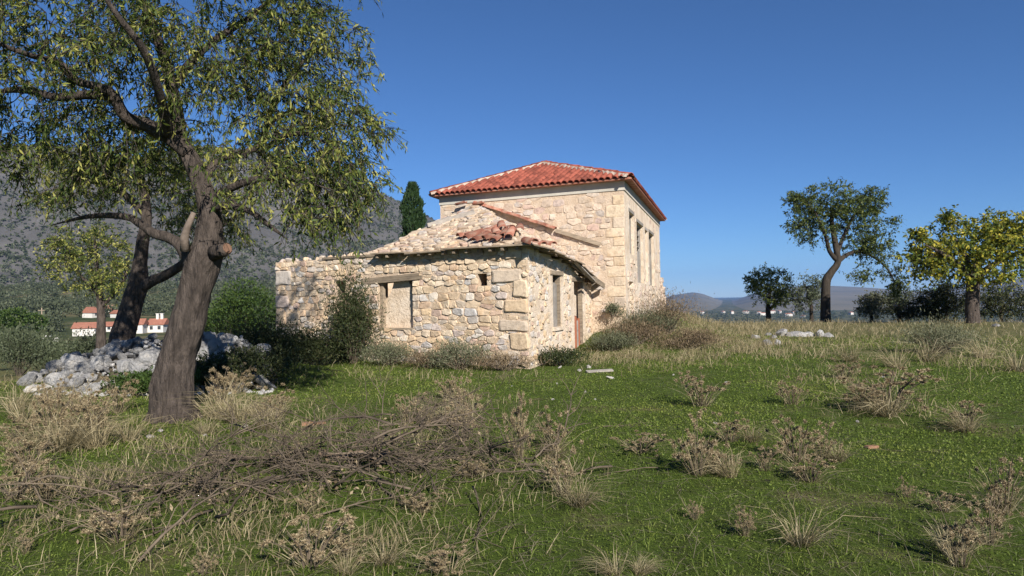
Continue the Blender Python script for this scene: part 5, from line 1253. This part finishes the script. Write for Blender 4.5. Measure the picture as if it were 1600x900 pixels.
# low green leaves of the lawn
x, y = scatter(560000, 3.2, 30, pw=.95); n = len(x); pn = np.array([noise.noise((a * .5, b * .5, 1.7)) + .5 * noise.noise((a * 1.7, b * 1.7, 4)) for a, b in zip(x, y)])
keep = (pn + nr.normal(size=n) * .18 > -.42) & ~inside_buildings(x, y); x, y, pn = x[keep], y[keep], pn[keep]; n = len(x)
C_ = np.stack([x, y, gz(x, y) + nr.uniform(-.004, .012, n)], 1); D_ = nr.normal(size=(n, 3)) * np.array([.9, .9, .3]) + np.array([0, 0, .75]); rr = np.hypot(x, y); L = (.007 + .017 * nr.random(n) ** 2) * (1 + rr * .06) * np.clip(rr / 9, .62, 1)
tag(quads_np('lawn', leaf_quads(C_, D_, L, L * nr.uniform(.35, .75, n)), M['grass'], None, np.clip(.52 + pn * .6 + nr.normal(size=n) * .14, 0, 1), (0, 0, 0)), 'short green clover and grass covering the open ground', 'grass', kind='stuff')
# thin green blades
x, y = scatter(36000, 3.2, 20); ok = ~inside_buildings(x, y); x, y = x[ok], y[ok]; n = len(x); C_ = np.stack([x, y, gz(x, y)], 1); D_ = nr.normal(size=(n, 3)) * .35 + np.array([0, 0, 1.0])
tag(quads_np('grass_blades', blade_quads(C_, D_, nr.uniform(.04, .12, n), np.full(n, .004), nr.uniform(.1, .8, n)), M['grass'], None, np.tile(nr.random(n), 2), (0, 0, 0)), 'thin upright green grass blades among the clover', 'grass', kind='stuff')
# dry grass: zones in world metres where it grows thick
zones = []
for px, py, rx, w in [(1000, 560, 1.6, 2.2), (1060, 545, 2.2, 3.0), (1120, 535, 2.6, 3.2), (1170, 545, 2.0, 2.0), (1090, 510, 4, 3), (1180, 512, 4, 2.5), (950, 560, 1.0, 1.0), (1350, 520, 4, .7), (1450, 530, 4, 1.1), (1550, 540, 4, 1.0), (1420, 560, 2.5, 1.0), (1330, 590, 1.3, .6), (1590, 570, 2.0, .9), (1250, 508, 5, .8), (1400, 505, 6, .9), (1560, 508, 6, .9), (1385, 640, .8, .5),
                      (100, 690, 1.0, .8), (380, 650, .9, .8), (60, 600, 2.5, 1.6), (20, 610, 2.5, 1.4), (330, 700, 1.2, .6), (700, 640, 1.0, .6), (600, 590, 1.6, .5), (480, 690, 1.0, .8), (230, 740, 1.0, .8), (120, 760, .8, .7), (400, 800, .9, .6), (60, 820, .6, .5), (300, 850, .6, .5), (760, 760, .7, .4), (650, 690, .8, .5), (600, 850, .8, .4), (540, 880, .6, .4), (760, 590, 1.2, .3)]:
    p = gpt(px, py); zones.append((p.x, p.y, rx, w))
wz = np.array([z[3] * (1 if z[2] < 3 else 1.2) for z in zones]); kz = nr.choice(len(zones), 42000, p=wz / wz.sum()); Zc = np.array(zones)
x = Zc[kz, 0] + nr.normal(size=len(kz)) * Zc[kz, 2] * .6; y = Zc[kz, 1] + nr.normal(size=len(kz)) * Zc[kz, 2] * .75
cl = np.array([noise.noise((a * 1.3, b * 1.3, 9)) for a, b in zip(x, y)]); ok = (cl + nr.normal(size=len(x)) * .25 > -.12) & ~inside_buildings(x, y) & (np.hypot(x, y) > 3); x, y, cl = x[ok], y[ok], cl[ok]; n = len(x); C_ = np.stack([x, y, gz(x, y) - .01], 1)
rr = np.hypot(x, y); hgt = nr.uniform(.10, .32, n) * (1 + .8 * np.clip(cl, -.3, 1)) * np.clip(.6 + rr * .016, .6, 1.25); D_ = nr.normal(size=(n, 3)) * .38 + np.array([.1, 0, 1.0])
tag(quads_np('dry_grass', blade_quads(C_, D_, hgt, .0045 + rr * .00032, nr.uniform(.1, .9, n)), M['straw'], None, np.tile(np.clip(nr.normal(.45, .25, n), 0, 1), 2), (0, 0, 0)), 'pale dry grass and weeds standing in bands across the meadow', 'grass', kind='stuff')
x, y = scatter(40000, 3.4, 26, pw=.95); ok = ~inside_buildings(x, y); x, y = x[ok], y[ok]; n = len(x); C_ = np.stack([x, y, gz(x, y) + .012], 1); D_ = nr.normal(size=(n, 3)) * np.array([1, 1, .25]) + np.array([0, 0, .12])
tag(quads_np('dead_stalks', blade_quads(C_, D_, nr.uniform(.05, .22, n), np.full(n, .003), nr.uniform(0, .4, n)), M['greygrass'], None, np.tile(nr.random(n), 2), (0, 0, 0)), 'thin dead stalks lying flat among the green cover', 'dead stalks', kind='stuff')
